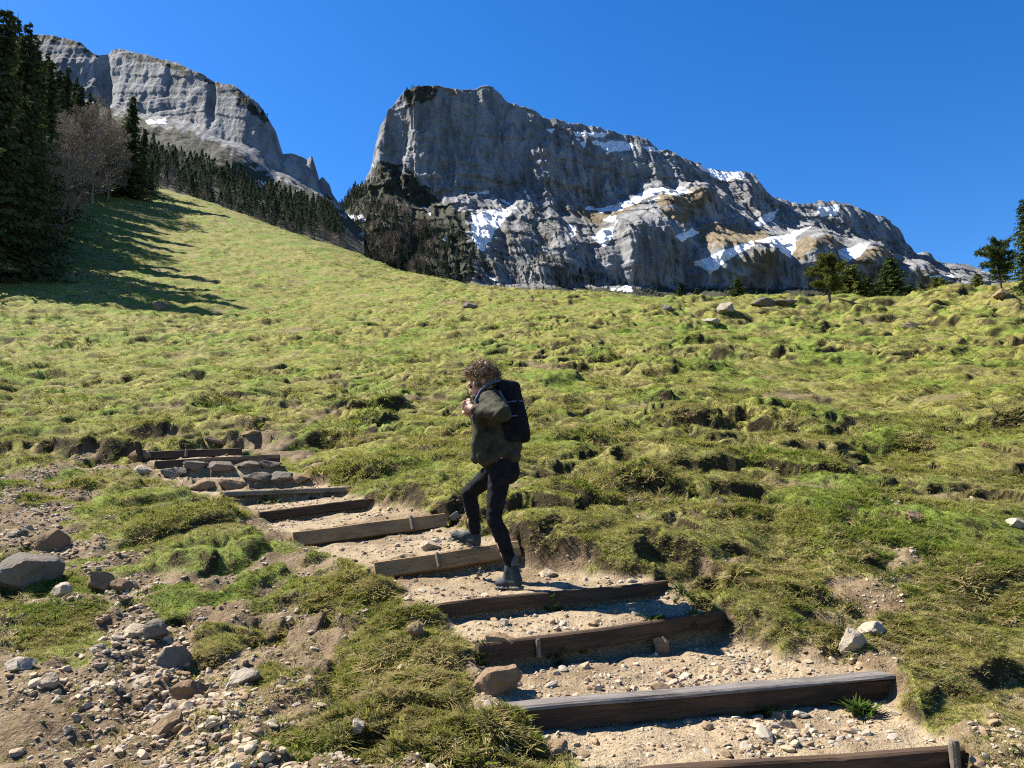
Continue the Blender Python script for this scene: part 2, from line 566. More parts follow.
def terrain(x, y, full=False):
    x, y = np.asarray(x, float), np.asarray(y, float)
    zb = base(x, y)
    dirt = dirt_map(x, y, zb)
    cw = np.zeros(x.shape)
    ch = np.zeros(x.shape)
    m = (y < 16) & (y > 1.0) & (np.abs(x) < 12)
    if m.any():
        cw[m], ch[m] = corridor(x[m], y[m])
    g = (1 - 0.85 * dirt)
    # ragged turf plateaus with steep little banks
    wx = x + 0.35 * pn(x * 0.9, y * 0.9, 1) + 0.05 * pn(x * 3.3, y * 3.3, 2)
    wy = y + 0.35 * pn(x * 0.9, y * 0.9, 3) + 0.05 * pn(x * 3.3, y * 3.3, 4)
    n1 = pn(wx * 0.55, wy * 0.85, 10) + 0.20 * pn(wx * 1.5, wy * 2.2, 11)
    n2 = pn(wx * 1.9, wy * 2.9, 12) + 0.35 * pn(wx * 4.3, wy * 6.0, 13)
    pat = sst(-0.35, 0.35, pn(x * 0.13, y * 0.13, 14))
    smooth_left = 1 - 0.4 * sst(45, 80, y) * sst(0.05, -0.25, x / np.maximum(y, 1))
    amp = (0.45 + 0.8 * pat) * smooth_left
    # broad soft swells, then dents trodden into the turf with a steep upper lip
    hgt = 0.13 * sst(-0.25, 0.35, n1) * amp
    hgt -= 0.12 * sst(0.14, 0.34, n2) * amp * (1 - .5 * sst(35, 55, y)) * sst(-.25, .25, pn(x * .4, y * .5, 15))
    n3 = pn(wx * 1.1 + 40, wy * 2.1, 16) + 0.35 * pn(wx * 3.2, wy * 4.8, 17)
    hgt -= 0.16 * sst(0.18, 0.34, n3) * amp
    n4 = pn(wx * 0.75 - 20, wy * 2.2, 23) + 0.4 * pn(wx * 2.0, wy * 4.6, 24)
    hgt -= 0.17 * sst(0.20, 0.32, n4) * (.5 + .5 * pat) * sst(8, 13, y) * smooth_left
    # cattle terraces along the contours
    ph = zb / 0.62 + 1.1 * pn(x * 0.16, y * 0.22, 20) + 0.45 * pn(wx * 0.55, wy * 0.8, 21)
    fr = ph - np.floor(ph)
    tm = sst(-0.3, 0.15, pn(wx * 0.30, wy * 0.55, 22)) * sst(7, 14, y)
    hgt += 0.62 * 0.62 * (sst(0.70, 0.96, fr) - fr + 0.5) * tm * smooth_left * (0.5 + .5 * pat)
    hgt += 0.30 * fbm(x * 0.18, y * 0.22, 3, 30) * sst(6, 25, y)
    right = sst(28, 45, y) * sst(.10, .34, x / np.maximum(y, 1))
    hgt += right * (0.42 * sst(-.08, .25, pn(wx * .20, wy * .34, 18)) + 0.30 * sst(0, .25, pn(wx * .5, wy * .8, 19)) - 0.42)
    fine = 0.020 * fbm(x * 5, y * 5, 3, 33)
    z = zb + hgt * g * (1 - cw) + fine * (1 - 0.6 * cw)
    for (c, r, h) in _mw:
        q = (np.abs(x - c[0]) < r * 2.2) & (np.abs(y - c[1]) < r * 2.2)
        if q.any():
            xx, yy = wx[q] - c[0], (wy[q] - c[1]) * 1.25
            d = np.hypot(xx, yy) / r + 0.22 * pn(x[q] * 2.2 / r * .5, y[q] * 2.2 / r * .5, 50)
            z[q] += 0.68 * h * (sst(1.05, 0.72, d) * 0.75 + 0.25 * sst(1.0, 0.1, d)) * (1 - cw[q])
            dirt[q] *= 1 - 0.9 * sst(1.08, 0.85, d) * (1 - cw[q])
    # gullied rubble slope
    z += (0.07 * fbm(x * 1.3, y * 1.3, 4, 35) + 0.03 * ridge(x * 3.1, y * 3.1, 2, 36)) * dirt * (1 - cw) * (y < 30)
    cz = ch + 0.024 * fbm(x * 2.6, y * 2.6, 4, 37) + 0.010 * sst(.1, .3, pn(x * 3.3, y * 4.1, 38))
    z = z * (1 - cw) + cz * cw
    dirt = np.maximum(dirt, sst(0.35, 0.8, cw) * 0.95)
    if full:
        return z, dirt, cw
    return z


# ---- the sheet
rows = np.concatenate([np.linspace(-60, 1.4, 24)[:-1], np.linspace(1.4, 2.4, 12)[:-1], np.exp(np.arange(math.log(2.4), math.log(240), 0.0042)),
                       np.exp(np.linspace(math.log(245), math.log(11000), 60))])
NC = 980
sx = np.linspace(-1, 1, NC)
sx = sx * (0.62 + 0.38 * sx * sx)
half = np.where(rows < 2.4, 5.0 + (2.4 - rows) * 1.0, (rows + 2.3) * 1.06)
GX = sx[None, :] * half[:, None]
GY = np.repeat(rows[:, None], NC, 1)
GZ, GD, GC = terrain(GX, GY, True)

for _ in range(1):      # take the saw-tooth of the sampling off the little banks
    GZ[:, 1:-1] = GZ[:, 1:-1] * .5 + (GZ[:, 2:] + GZ[:, :-2]) * .25


def look(x, y):
    """Height, bareness and tread weight read back from the finished sheet."""
    x, y = np.asarray(x, float), np.asarray(y, float)
    r = np.clip(np.interp(y, rows, np.arange(len(rows))), 0, len(rows) - 1.001)
    hf = np.where(y < 2.4, 5.0 + (2.4 - y) * 1.0, (y + 2.3) * 1.06)
    c = np.clip(np.interp(x / hf, sx, np.arange(NC)), 0, NC - 1.001)
    i, j = r.astype(int), c.astype(int)
    fy, fx = r - i, c - j
    return [(G[i, j] * (1 - fx) + G[i, j + 1] * fx) * (1 - fy) + (G[i + 1, j] * (1 - fx) + G[i + 1, j + 1] * fx) * fy for G in (GZ, GD, GC)]


def lookz(x, y):
    return look(x, y)[0]


def tz(x, y):
    return float(look(np.array([x]), np.array([y]))[0][0])


def thit(px, py):
    return hit(px, py, lookz)


gv = np.stack([GX, GY, GZ], -1).reshape(-1, 3)
k = NT('hill_ground')
pos = k.geo()
nz = k.sepz(k.geo('Normal'))
dirt = k.attr('dirt')
tread = k.attr('tread')
nb = k.noise(0.35, 4, 0.6, pos)
nm = k.noise(2.2, 4, 0.65, pos)
nf = k.noise(14, 4, 0.7, pos)
nff = k.noise(60, 3, 0.7, pos)
green = k.mix(k.step(0.35, 0.65, nm), (0.128, 0.143, 0.024), (0.195, 0.188, 0.045))
straw = k.mix(nf, (0.17, 0.14, 0.055), (0.235, 0.20, 0.088))
gr = k.mix(k.step(0.40, 0.68, k.math('ADD', k.math('MULTIPLY', nb, 0.55), k.math('MULTIPLY', nf, 0.45))), green, straw)
gr = k.mix(k.step(0.56, 0.72, nff), gr, (0.06, 0.06, 0.02))
spk = k.noise(1.0, 3, 0.65, k.mapping(pos, (.9, 1.5, 1.0)))
gr = k.mix(k.math('MULTIPLY', k.step(.50, .66, spk), .75), gr, (0.105, 0.078, 0.036))
gr = k.mix(k.math('MULTIPLY', k.step(0.46, 0.62, k.noise(0.42, 3, 0.6, pos)), .8), gr, (0.108, 0.158, 0.022))
mot = k.noise(1.0, 3, 0.6, k.mapping(pos, (4.2, 6.5, 5.0)))
gr = k.mix(k.math('MULTIPLY', k.step(.53, .68, mot), .65), gr, (0.055, 0.052, 0.016))
soil = k.mix(nf, (0.070, 0.045, 0.026), (0.19, 0.135, 0.082))
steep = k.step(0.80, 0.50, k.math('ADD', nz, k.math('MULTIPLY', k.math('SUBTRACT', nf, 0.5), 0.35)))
bank = k.mix(nff, (0.016, 0.012, 0.007), (0.055, 0.042, 0.021))  # bank soil, darkened so the shade of the hollows sits in the colour
earth = k.mix(k.step(0.35, 0.7, nm), (0.105, 0.074, 0.042), (0.190, 0.142, 0.088))
earth = k.mix(k.step(0.5, 0.75, nff), earth, (0.26, 0.205, 0.14))
sand = k.mix(nm, (0.22, 0.17, 0.106), (0.315, 0.252, 0.168))
sand = k.mix(k.math('MULTIPLY', k.step(0.46, 0.66, k.noise(1.1, 5, .65, pos)), .8), sand, (0.135, 0.095, 0.055))
sand = k.mix(k.step(0.52, 0.70, nf), sand, (0.15, 0.105, 0.06))
sand = k.mix(k.step(0.58, 0.75, nff), sand, (0.36, 0.30, 0.22))
earth = k.mix(k.step(0.3, 0.8, tread), earth, sand)
earth = k.mix(k.math('MULTIPLY', k.step(.52, .68, k.noise(3.2, 5, .7, pos)), k.math('SUBTRACT', .75, k.math('MULTIPLY', tread, .6))), earth, (0.075, 0.050, 0.028))
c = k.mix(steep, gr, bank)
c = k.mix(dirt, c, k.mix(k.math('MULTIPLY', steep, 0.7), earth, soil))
hgt = k.math('ADD', k.math('MULTIPLY', nf, 0.6), k.math('MULTIPLY', nff, 0.4))
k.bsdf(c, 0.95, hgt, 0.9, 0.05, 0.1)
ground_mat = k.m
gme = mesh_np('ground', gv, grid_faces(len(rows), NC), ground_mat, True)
attr(gme, 'dirt', GD)
attr(gme, 'tread', GC)
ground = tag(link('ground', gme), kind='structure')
print('ground', gv.shape)

print('TIME b_ground.py', round(time.time() - _T0, 1))
# ================================================================== STEPS
def wood_mat(name, c0, c1, c2, rough=0.85):
    k = NT(name)
    o = k.obj()
    g = k.noise(9, 5, 0.7, k.mapping(o, (0.35, 5, 5)), 0.6)
    g2 = k.noise(2.2, 4, 0.6, k.mapping(o, (1, 2, 2)))
    g3 = k.noise(40, 3, 0.7, k.mapping(o, (0.15, 3, 3)))
    c = k.mix(k.step(0.35, 0.65, g), c0, c1)
    c = k.mix(k.step(0.48, 0.72, g2), c, c2)
    c = k.mix(k.step(0.60, 0.72, g3), c, (0.02, 0.015, 0.01))
    k.bsdf(c, rough, k.math('ADD', g, k.math('MULTIPLY', g3, 0.6)), 0.8, 0.008, 0.25)
    return k.m


wood_brown_shaded = wood_mat('shaded_brown_wood', (0.036, 0.022, 0.013), (0.075, 0.046, 0.026), (0.028, 0.019, 0.012))  # brown board wood, with the shade on the risers darkened into it
wood_gold_sunlit = wood_mat('sunlit_golden_wood', (0.22, 0.135, 0.06), (0.29, 0.185, 0.085), (0.13, 0.08, 0.04))  # lit copy of the brown boards, the sun's gold put into the colour
wood_grey = wood_mat('grey_weathered_wood', (0.11, 0.09, 0.07), (0.17, 0.145, 0.115), (0.06, 0.05, 0.035))
wood_tar = wood_mat('dark_worn_rail', (0.10, 0.088, 0.078), (0.17, 0.155, 0.14), (0.06, 0.048, 0.04), 0.6)


def beam(name, L, R, h, th, mat, lean=0.0, rail=False, seed=0, over=(0.03, 0.03)):
    """A board on edge from L to R; its top edge keeps the line L-R."""
    L, R = Vector(L), Vector(R)
    ln = (R - L).length
    X = (R - L).normalized()
    Zp = Vector((0, 0, 1))
    Yv = Zp.cross(X).normalized()            # away from the walker coming up
    Zv = X.cross(Yv).normalized()
    if lean:
        q = Matrix.Rotation(-lean, 3, X)
        Yv, Zv = q @ Yv, q @ Zv
    b = 0.012
    if rail:                                  # rounded worn cap over a thinner web
        sec = [(0.02, -h), (th, -h), (th, -b), (th - b, 0), (b, 0.002), (-0.012, -0.014), (-0.018, -0.036), (-0.004, -0.052), (0.016, -0.062), (0.02, -0.10)]
    else:
        sec = [(0, -h), (th, -h), (th, -b), (th - b, 0), (b, 0), (0.002, -b * 0.7), (0, -h * 0.5)]
    n = max(18, int(ln / 0.045))
    S = len(sec)
    v, f = [], []
    rr = np.random.default_rng(seed + 5)
    ph = rr.uniform(0, 50)
    for i in range(n + 1):
        t = -over[0] + (ln + over[0] + over[1]) * i / n
        for j, (a, c) in enumerate(sec):
            wob = 0.006 * float(pn(np.array([t * 2.3 + ph]), np.array([j * .7]), seed)[0])
            sag = 0.010 * float(pn(np.array([t * 1.1 + ph]), np.array([3.3]), seed)[0])
            chip = 0.012 * max(0, float(pn(np.array([t * 9 + ph]), np.array([j * .15]), seed + 2)[0]) - 0.35) if c > -0.03 else 0
            v.append((t, a + wob, c + sag - chip))
    for i in range(n):
        for j in range(S):
            a, c = i * S + j, i * S + (j + 1) % S
            f.append((a, a + S, c + S, c))
    f.append(tuple(range(S)))
    f.append(tuple(n * S + j for j in reversed(range(S))))
    me = mesh(name, v, f, mat)
    bm = bmesh.new(); bm.from_mesh(me)
    bmesh.ops.recalc_face_normals(bm, faces=bm.faces)
    bm.to_mesh(me); bm.free()
    o = link(name, me)
    M = Matrix((X, Yv, Zv)).transposed().to_4x4()
    M.translation = L
    o.matrix_world = M
    return o


def stake(parent, at, h, r, mat, top=0.03):
    """A short round peg driven in front of the board (local coordinates of the board)."""
    v, f = [], []
    n = 10
    prof = [(-h, r * 0.9), (top - 0.012, r), (top, r * 0.8)]
    for z, q in prof:
        for i in range(n):
            a = 2 * math.pi * i / n
            v.append((at + q * math.cos(a), -r - 0.004 + q * math.sin(a), z))
    for j in range(len(prof) - 1):
        for i in range(n):
            f.append((j * n + i, j * n + (i + 1) % n, (j + 1) * n + (i + 1) % n, (j + 1) * n + i))
    f.append(tuple((len(prof) - 1) * n + i for i in range(n)))
    return link('stake', mesh('stake', v, f, mat), parent)


SB = [  # height, thickness, material, lean deg, rail, label, peg positions (fraction)
    (0.12, .065, wood_brown_shaded, 0, False, 'lowest brown step board at the bottom edge of the photo', [(0.985, .022, .045)]),
    (0.095, .09, wood_brown_shaded, 0, False, 'long dark step beam with a worn grey rounded top, second from the bottom', []),
    (0.10, .06, wood_brown_shaded, 0, False, 'dark brown step board with a pale peg near its left end', [(0.20, .014, -.005)]),
    (0.085, .06, wood_brown_shaded, 0, False, 'dark step board just below the walker crossed by her shadow', []),
    (0.125, .09, wood_gold_sunlit, 24, False, 'sunlit golden step board the walker is raising a foot onto', [(0.42, .016, -.01)]),
    (0.135, .09, wood_gold_sunlit, 22, False, 'sunlit golden step board next above the raised foot', [(0.78, .02, .0)]),
    (0.10, .09, wood_brown_shaded, 10, False, 'short brown step board half hidden by turf, next above a sunlit board', []),
    (0.06, .08, wood_grey, 0, False, 'thin grey step board with grass growing in front, below the stone rows', []),
    None,
    None,
    (0.13, .09, wood_brown_shaded, 20, False, 'upper brown step board just above the stone rows', []),
    (0.13, .09, wood_brown_shaded, 14, False, 'topmost step board, with an upright post at its left end', [(0.42, .025, .0)]),
]
for i, spec in enumerate(SB):
    if spec is None: continue
    h, th, mt, lean, rail, lab, pegs = spec
    L, R = SW[i]
    o = beam('step_board', L, R, h, th, mt, math.radians(lean), rail, i * 7 + 1, (0.03, 0.05))
    tag(o, lab, 'step', 'wooden step edges of the path')
    ln = (Vector(R) - Vector(L)).length
    for fr, r, top in pegs:
        stake(o, fr * ln, h, r, wood_grey, top)
    if i == 1:    # worn rounded capping along the top edge
        c_ = beam('cap', Vector(L) + Vector((0, 0, .022)), Vector(R) + Vector((0, 0, .022)), .022, .115, wood_tar, 0, False, 77, (.04, .06))
        mw = c_.matrix_world.copy()
        c_.parent = o
        c_.matrix_parent_inverse = Matrix.Identity(4)
        c_.matrix_basis = o.matrix_world.inverted() @ mw @ Matrix.Translation((0, -.014, 0))
    if i == 11:   # post leaning at the left end
        v, f = [], []
        bm = bmesh.new()
        bmesh.ops.create_cube(bm, size=1)
        for q in bm.verts:
            q.co = Vector((q.co.x * 0.09 - 0.10 - (q.co.z + .5) * 0.10, q.co.y * 0.10 - 0.02, q.co.z * 0.34 - 0.02))
        bmesh.ops.bevel(bm, geom=bm.edges[:], offset=0.015, segments=2, affect='EDGES')
        pm = bpy.data.meshes.new('post'); bm.to_mesh(pm); bm.free(); pm.materials.append(wood_brown_shaded)
        link('post', pm, o)

# ================================================================== STONES
def stone_mat(name, c0, c1, c2, sc_=3.0, bump=0.03):
    k = NT(name)
    o = k.obj()
    n = k.noise(sc_, 5, 0.65, o, 0.5)
    f = k.noise(sc_ * 6, 4, 0.7, o)
    c = k.mix(k.step(0.35, 0.65, n), c0, c1)
    c = k.mix(k.math('MULTIPLY', k.rand(), 0.8), c, c2)
    c = k.mix(k.math('MULTIPLY', k.step(0.55, 0.75, f), .5), c, (0.14, 0.11, 0.075))
    if bump:
        k.bsdf(c, 0.95, k.math('ADD', k.math('MULTIPLY', n, .6), f), 0.9, bump, 0.08)
    else:
        k.bsdf(c, 0.95, spec=0.08)
    return k.m


stone_pale = stone_mat('pale_limestone', (0.27, 0.225, 0.165), (0.37, 0.32, 0.245), (0.22, 0.17, 0.115), 2.5)
stone_grey = stone_mat('grey_limestone', (0.24, 0.21, 0.17), (0.33, 0.295, 0.24), (0.24, 0.20, 0.15), 2.0)
stone_brown = stone_mat('brown_stone', (0.16, 0.11, 0.065), (0.23, 0.165, 0.10), (0.13, 0.09, 0.06), 2.5)
stone_dark = stone_mat('dark_stone', (0.10, 0.09, 0.075), (0.17, 0.15, 0.125), (0.12, 0.10, 0.08), 2.0)


peb = [stone_mat('pale_pebble', (0.32, 0.265, 0.19), (0.42, 0.36, 0.27), (0.25, 0.19, 0.12), 1.2, 0), stone_mat('grey_pebble', (0.24, 0.21, 0.17), (0.32, 0.285, 0.235), (0.22, 0.18, 0.135), 1.2, 0), stone_mat('brown_pebble', (0.22, 0.155, 0.095), (0.30, 0.22, 0.14), (0.17, 0.12, 0.075), 1.2, 0)]


def stone_mesh(name, seed, sub=3, cuts=9, rough=0.06, mat=None, smooth=False):
    bm = bmesh.new()
    bmesh.ops.create_icosphere(bm, subdivisions=sub, radius=1)
    r = np.random.default_rng(seed)
    v = np.array([q.co for q in bm.verts])
    for i in range(cuts):
        n = r.normal(size=3); n /= np.linalg.norm(n)
        d = r.uniform(0.45, 0.8)
        e = v @ n - d
        v -= np.where(e > 0, e, 0)[:, None] * n * 0.93
    a, b = r.uniform(0, 90, 2)
    d = fbm(v[:, 0] * 1.7 + a + v[:, 2] * 1.1, v[:, 1] * 1.7 + b - v[:, 2] * 1.3, 4, seed % 50)
    v *= (1 + rough * d)[:, None]
    for q, c in zip(bm.verts, v): q.co = c
    me = bpy.data.meshes.new(name)
    bm.to_mesh(me); bm.free()
    if mat: me.materials.append(mat)
    if smooth: me.shade_smooth()
    return me


_mats = {'pale': stone_pale, 'grey': stone_grey, 'brown': stone_brown, 'dark': stone_dark}


def rock(px, py, wpx, hpx, kind, label, seed, name='rock', cat='rock', depth=0.9, tilt=0.15, sub=4, group=None, Y=None):
    """A rock whose foot stands on the ground at (px, py)."""
    q = thit(px, py)
    Y = q[1]
    s = Y / F
    w_, h_ = wpx * s / 2, hpx * s
    me = stone_mesh(name, seed, sub, 15, 0.12, _mats[kind], True)
    vv = np.array([p.co for p in me.vertices])
    lo, hi = vv.min(0), vv.max(0)
    cx, sxx = (lo + hi) / 2, (hi - lo) / 2
    vv = (vv - cx) / sxx
    vv = vv * np.array([w_, w_ * depth, h_ * 0.66])
    vv[:, 2] += h_ * 0.30
    me.vertices.foreach_set('co', vv.astype(np.float32).ravel())
    me.update()
    me.set_sharp_from_angle(angle=math.radians(22))
    o = link(name, me, None, (q[0], q[1] + w_ * depth * 0.5, tz(q[0], q[1] + w_ * depth * .3)), (tilt * (seed % 3 - 1), tilt * ((seed // 3) % 3 - 1), (seed * 1.7) % .7 - .35))
    return tag(o, label, cat, group)


RK = [(12, 597, 74, 32, 'dark', 'big smooth dark grey boulder half buried at the left edge of the photo'),
      (47, 552, 34, 22, 'brown', 'brown boulder with a flat top beside the left turf bank'),
      (97, 590, 26, 17, 'brown', 'rounded brown rock right of the big dark grey boulder'),
      (60, 598, 22, 14, 'pale', 'small pale rock touching the right foot of the big dark grey boulder'),
      (118, 592, 20, 12, 'brown', 'tan stone at the head of the rubble strip'),
      (130, 640, 28, 14, 'pale', 'pale oblong rock in the middle of the rubble strip'),
      (152, 638, 26, 16, 'dark', 'dark lumpy rock beside the pale oblong one in the rubble strip'),
      (172, 668, 34, 20, 'dark', 'dark brown rock overhung by turf low in the rubble strip'),
      (185, 700, 32, 18, 'brown', 'brown rock with a flat top half buried in gravel near the lower left'),
      (165, 732, 28, 16, 'brown', 'orange brown stone among the pale cobbles at lower left'),
      (14, 672, 26, 12, 'grey', 'grey stone lying on bare earth at the left edge below the boulder'),
      (45, 688, 20, 12, 'pale', 'pale stone on the bare earth right of the grey one at the left edge'),
      (242, 684, 34, 14, 'grey', 'grey stone set in a grass tuft right of the rubble strip'),
      (497, 694, 48, 24, 'brown', 'large rough brown boulder left of the long dark step beam'),
      (500, 647, 36, 10, 'brown', 'flat brown rock propping the left end of the third step board'),
      (664, 655, 16, 18, 'brown', 'upright orange stone on gravel in front of the third step board'),
      (415, 640, 18, 18, 'brown', 'brown angular rock under a grass tuft left of the third step board'),
      (856, 652, 27, 20, 'grey', 'pale grey boulder in the turf bank above the long dark beam'),
      (874, 636, 28, 12, 'grey', 'low pale rock behind the grey boulder in the turf bank'),
      (1021, 529, 20, 10, 'grey', 'pale flat rock at the right edge of the photo'),
      (916, 522, 16, 9, 'brown', 'small brown rock in a scrape on the right slope'),
      (455, 522, 12, 8, 'pale', 'small pale rock below the near turf bank left of the raised boot'),
      (430, 551, 24, 10, 'pale', 'pale rock on the tread beside the raised boot'),
      (548, 577, 20, 8, 'pale', 'flat pale rock on the tread right of the standing boot'),
      (556, 757, 26, 12, 'brown', 'flat brown rock on the lowest tread left of the middle'),
      (358, 740, 14, 12, 'grey', 'round grey rock in the grass at the bottom left of the middle'),
      (158, 310, 14, 9, 'dark', 'dark rock alone on the sunny meadow on the left'),
      (470, 309, 16, 8, 'dark', 'dark rock below the crest above the walker'),
      (727, 313, 18, 10, 'grey', 'pale grey boulder on the crest near the small spruces'),
      (668, 312, 14, 7, 'dark', 'dark flat rock on the crest left of the grey boulder'),
      (765, 307, 26, 9, 'dark', 'dark jagged rock outcrop on the crest left of the pine'),
      (785, 306, 24, 6, 'dark', 'low dark rock right of the jagged outcrop on the crest'),
      (712, 325, 18, 6, 'grey', 'low grey rock on the slope below the crest boulder'),
      (912, 327, 16, 6, 'pale', 'low pale rock on the slope right of the pine'),
      (1005, 297, 18, 9, 'brown', 'brown rock on the crest at the right edge'),
      (212, 443, 22, 6, 'brown', 'brown flat rock behind the topmost step board'),
      (250, 440, 18, 6, 'brown', 'brown rock right of the topmost step board'),
      (140, 462, 24, 10, 'brown', 'brown slab left of the topmost step board'),
      (142, 474, 22, 9, 'pale', 'white flat stone left of the upper step boards')]
for i, r in enumerate(RK):
    rock(*r, 100 + i * 3)

# dressed stones that edge two of the upper steps
ST = [(200, 490, 26, 16, 'brown', 'rough brown stone at the left end of the lower stone row'), (231, 489, 26, 13, 'brown', 'second stone from the left in the lower stone row'),
      (256, 487, 26, 12, 'dark', 'third stone from the left in the lower stone row'), (279, 486, 24, 13, 'dark', 'fourth stone from the left in the lower stone row'), (299, 484, 20, 10, 'brown', 'stone at the right end of the lower stone row'),
      (172, 477, 24, 13, 'dark', 'dark stone at the left end of the upper stone row'), (194, 475, 22, 11, 'dark', 'second stone from the left in the upper stone row'),
      (220, 474, 26, 11, 'dark', 'long dark stone in the middle of the upper stone row'), (246, 472, 24, 10, 'dark', 'fourth stone from the left in the upper stone row'), (270, 471, 22, 9, 'dark', 'stone at the right end of the upper stone row')]
for i, (px, py, wp, hp, kd, lab) in enumerate(ST):
    rock(px, py, wp * 1.12, hp * .72, kd, lab, 400 + i, 'step_stone', 'step stone', 0.6, 0.03, 4, 'stones edging the upper steps')

# loose stones one could pick up
protos = []
for i in range(10):
    m_ = peb[[0, 0, 1, 0, 2][i % 5]]
    me = stone_mesh('loose_stone', 900 + i, 3, 16, 0.07, m_)
    protos.append(me)


def in_board(x, y):
    m = np.zeros(np.shape(x), bool)
    for (L, R), sp in zip(SW, SB):
        if sp is None: continue
        d = R - L
        l = math.hypot(d[0], d[1])
        sd = ((x - L[0]) * (-d[1]) + (y - L[1]) * d[0]) / l
        al = ((x - L[0]) * d[0] + (y - L[1]) * d[1]) / l
        m |= (sd > -.03) & (sd < .14) & (al > -.1) & (al < l + .1)
    return m


cnt = 0
tries = 0
LZ = [(0, 220, 600, 768, 'stone lying loose in the rubble of the eroded slope at lower left', 'loose stones in the rubble at lower left', 125),
      (150, 330, 560, 768, 'loose stone lying on bare earth beside the grass banks', 'loose stones beside the grass banks', 30),
      (0, 70, 490, 560, 'loose stone in the gully above the big dark grey boulder', 'loose stones above the big boulder', 22),
      (490, 900, 620, 768, 'loose stone lying on the sandy treads of the path', 'loose stones on the lower treads', 60),
      (300, 560, 505, 620, 'loose stone lying at the foot of the middle step boards', 'loose stones on the middle treads', 26)]
for x0, x1, y0, y1, lab, grp, n in LZ:
    got = 0
    while got < n and tries < 6000:
        tries += 1
        px, py = rng.uniform(x0, x1), rng.uniform(y0, y1)
        q = thit(px, py)
        zb, d, cw = look(q[:1], q[1:2])
        if d[0] < 0.55 or in_board(q[0], q[1]): continue
        if x0 == 0 and y0 == 600:      # the cobbles gather in a strip that runs down the gully
            cx = np.interp(py, [560, 620, 680, 768], [95, 135, 170, 225])
            if rng.random() > math.exp(-((px - cx) / 60) ** 2) + 0.18: continue
        if cw[0] > .5 and rng.random() < 0.5 and y0 == 620:
            pass
        s = min(0.05, 0.021 * math.exp(rng.normal(0, 0.5)))
        if q[1] > 6.5: s *= 1.25
        o = link('stone', protos[rng.integers(10)])
        o.location = (q[0], q[1], zb[0] + s * 0.10)
        o.rotation_euler = (rng.normal(0, .25), rng.normal(0, .25), rng.uniform(0, 6.28))
        o.scale = (s * rng.uniform(.9, 1.5), s * rng.uniform(.8, 1.1), s * rng.uniform(.5, .8))
        tag(o, lab, 'stone', grp)
        got += 1
    cnt += got
print('loose stones', cnt)

# gravel: nobody could count it
N = 110000
lnY = rng.uniform(math.log(2.6), math.log(15), N)
gy = np.exp(lnY)
gx = rng.uniform(-.85, .85, N) * (gy + 0.4)
gz, gd, gc = look(gx, gy)
clump = fbm(gx * 1.4, gy * 1.4, 3, 70)
gpx, gpy = proj(gx, gy, gz)
strip = np.exp(-((gpx - np.interp(gpy, [500, 560, 620, 680, 768], [40, 95, 135, 170, 225])) / 75) ** 2) * (gpx < 420)
pr = sst(.4, .8, gd) * np.where(gc > .5, 0.22 + 0.65 * sst(0., .5, clump), 0.18 + 0.5 * sst(0.05, .5, clump) + 0.7 * strip)
# stones pile up under the risers
k_ = (rng.random(N) < pr) & ~in_board(gx, gy)
gx, gy, gz, strip = gx[k_], gy[k_], gz[k_], strip[k_]
n = len(gx)
s = 0.0062 * np.exp(rng.normal(0, .62, n)) * (1 + 0.05 * gy) * (1 + .7 * strip)
s = np.minimum(s, 0.035)
scatter('gravel', np.stack([gx, gy, gz + s * 0.08], 1), np.stack([rng.normal(0, .3, n), rng.normal(0, .3, n), rng.uniform(0, 6.28, n)], 1),
        np.stack([s * rng.uniform(.9, 1.5, n), s, s * rng.uniform(.5, .85, n)], 1), rng.integers(0, 6, n),
        [stone_mesh('gravel_%d' % i, 40 + i, 2, 15, .08, peb[[0, 0, 1, 2, 0, 2][i]]) for i in range(6)],
        'pale gravel and small stones strewn over the path', 'gravel')
print('gravel', n)

print('TIME c_steps.py', round(time.time() - _T0, 1))
# ================================================================== GRASS
grass_mat = leaf_mat('grass_blades', [(0.140, 0.168, 0.025), (0.218, 0.216, 0.050), (0.285, 0.24, 0.105), (0.118, 0.178, 0.023)], 0.45, 1.1)
straw_mat = leaf_mat('dry_grass', [(0.26, 0.205, 0.095), (0.20, 0.17, 0.06), (0.32, 0.27, 0.15)], 0.3, 1.3)
weed_mat = leaf_mat('weed_leaves', [(0.045, 0.075, 0.016), (0.06, 0.09, 0.02), (0.04, 0.06, 0.016)], 0.3, 2.0)


def tuft(name, seed, n, spread, width, lean, mat, hmin=.5):
    r = np.random.default_rng(seed)
    v, f = [], []
    for i in range(n):
        a = r.uniform(0, 6.28)
        d = spread * math.sqrt(r.random())
        bx, by = d * math.cos(a), d * math.sin(a)
        la = a + r.normal(0, .9)
        l = lean * r.uniform(.4, 1.3)
        h = r.uniform(hmin, 1.0)
        w_ = width * r.uniform(.7, 1.3)
        px_, py_ = -math.sin(la + r.normal(0, .6)), math.cos(la)
        b = len(v)
        for t, ww in ((-0.15, 1), (0.5, .85), (1, 0.12)):
            o = l * h * (max(t, 0) ** 1.8)
            z = h * t * (1 - .25 * l * max(t, 0))
            cx, cy = bx + o * math.cos(la), by + o * math.sin(la)
            v.append((cx - px_ * w_ * ww / 2, cy - py_ * w_ * ww / 2, z))
            v.append((cx + px_ * w_ * ww / 2, cy + py_ * w_ * ww / 2, z))
        f += [(b, b + 1, b + 3, b + 2), (b + 2, b + 3, b + 5, b + 4)]
    return mesh_np(name, v, f, mat)


tufts = [tuft('tuft_%d' % i, i, 16, .55, .085, .75, grass_mat) for i in range(3)]
tufts += [tuft('tuft_3', 9, 14, .6, .075, 1.0, straw_mat), tuft('tuft_4', 10, 14, .4, .15, 1.2, weed_mat)]

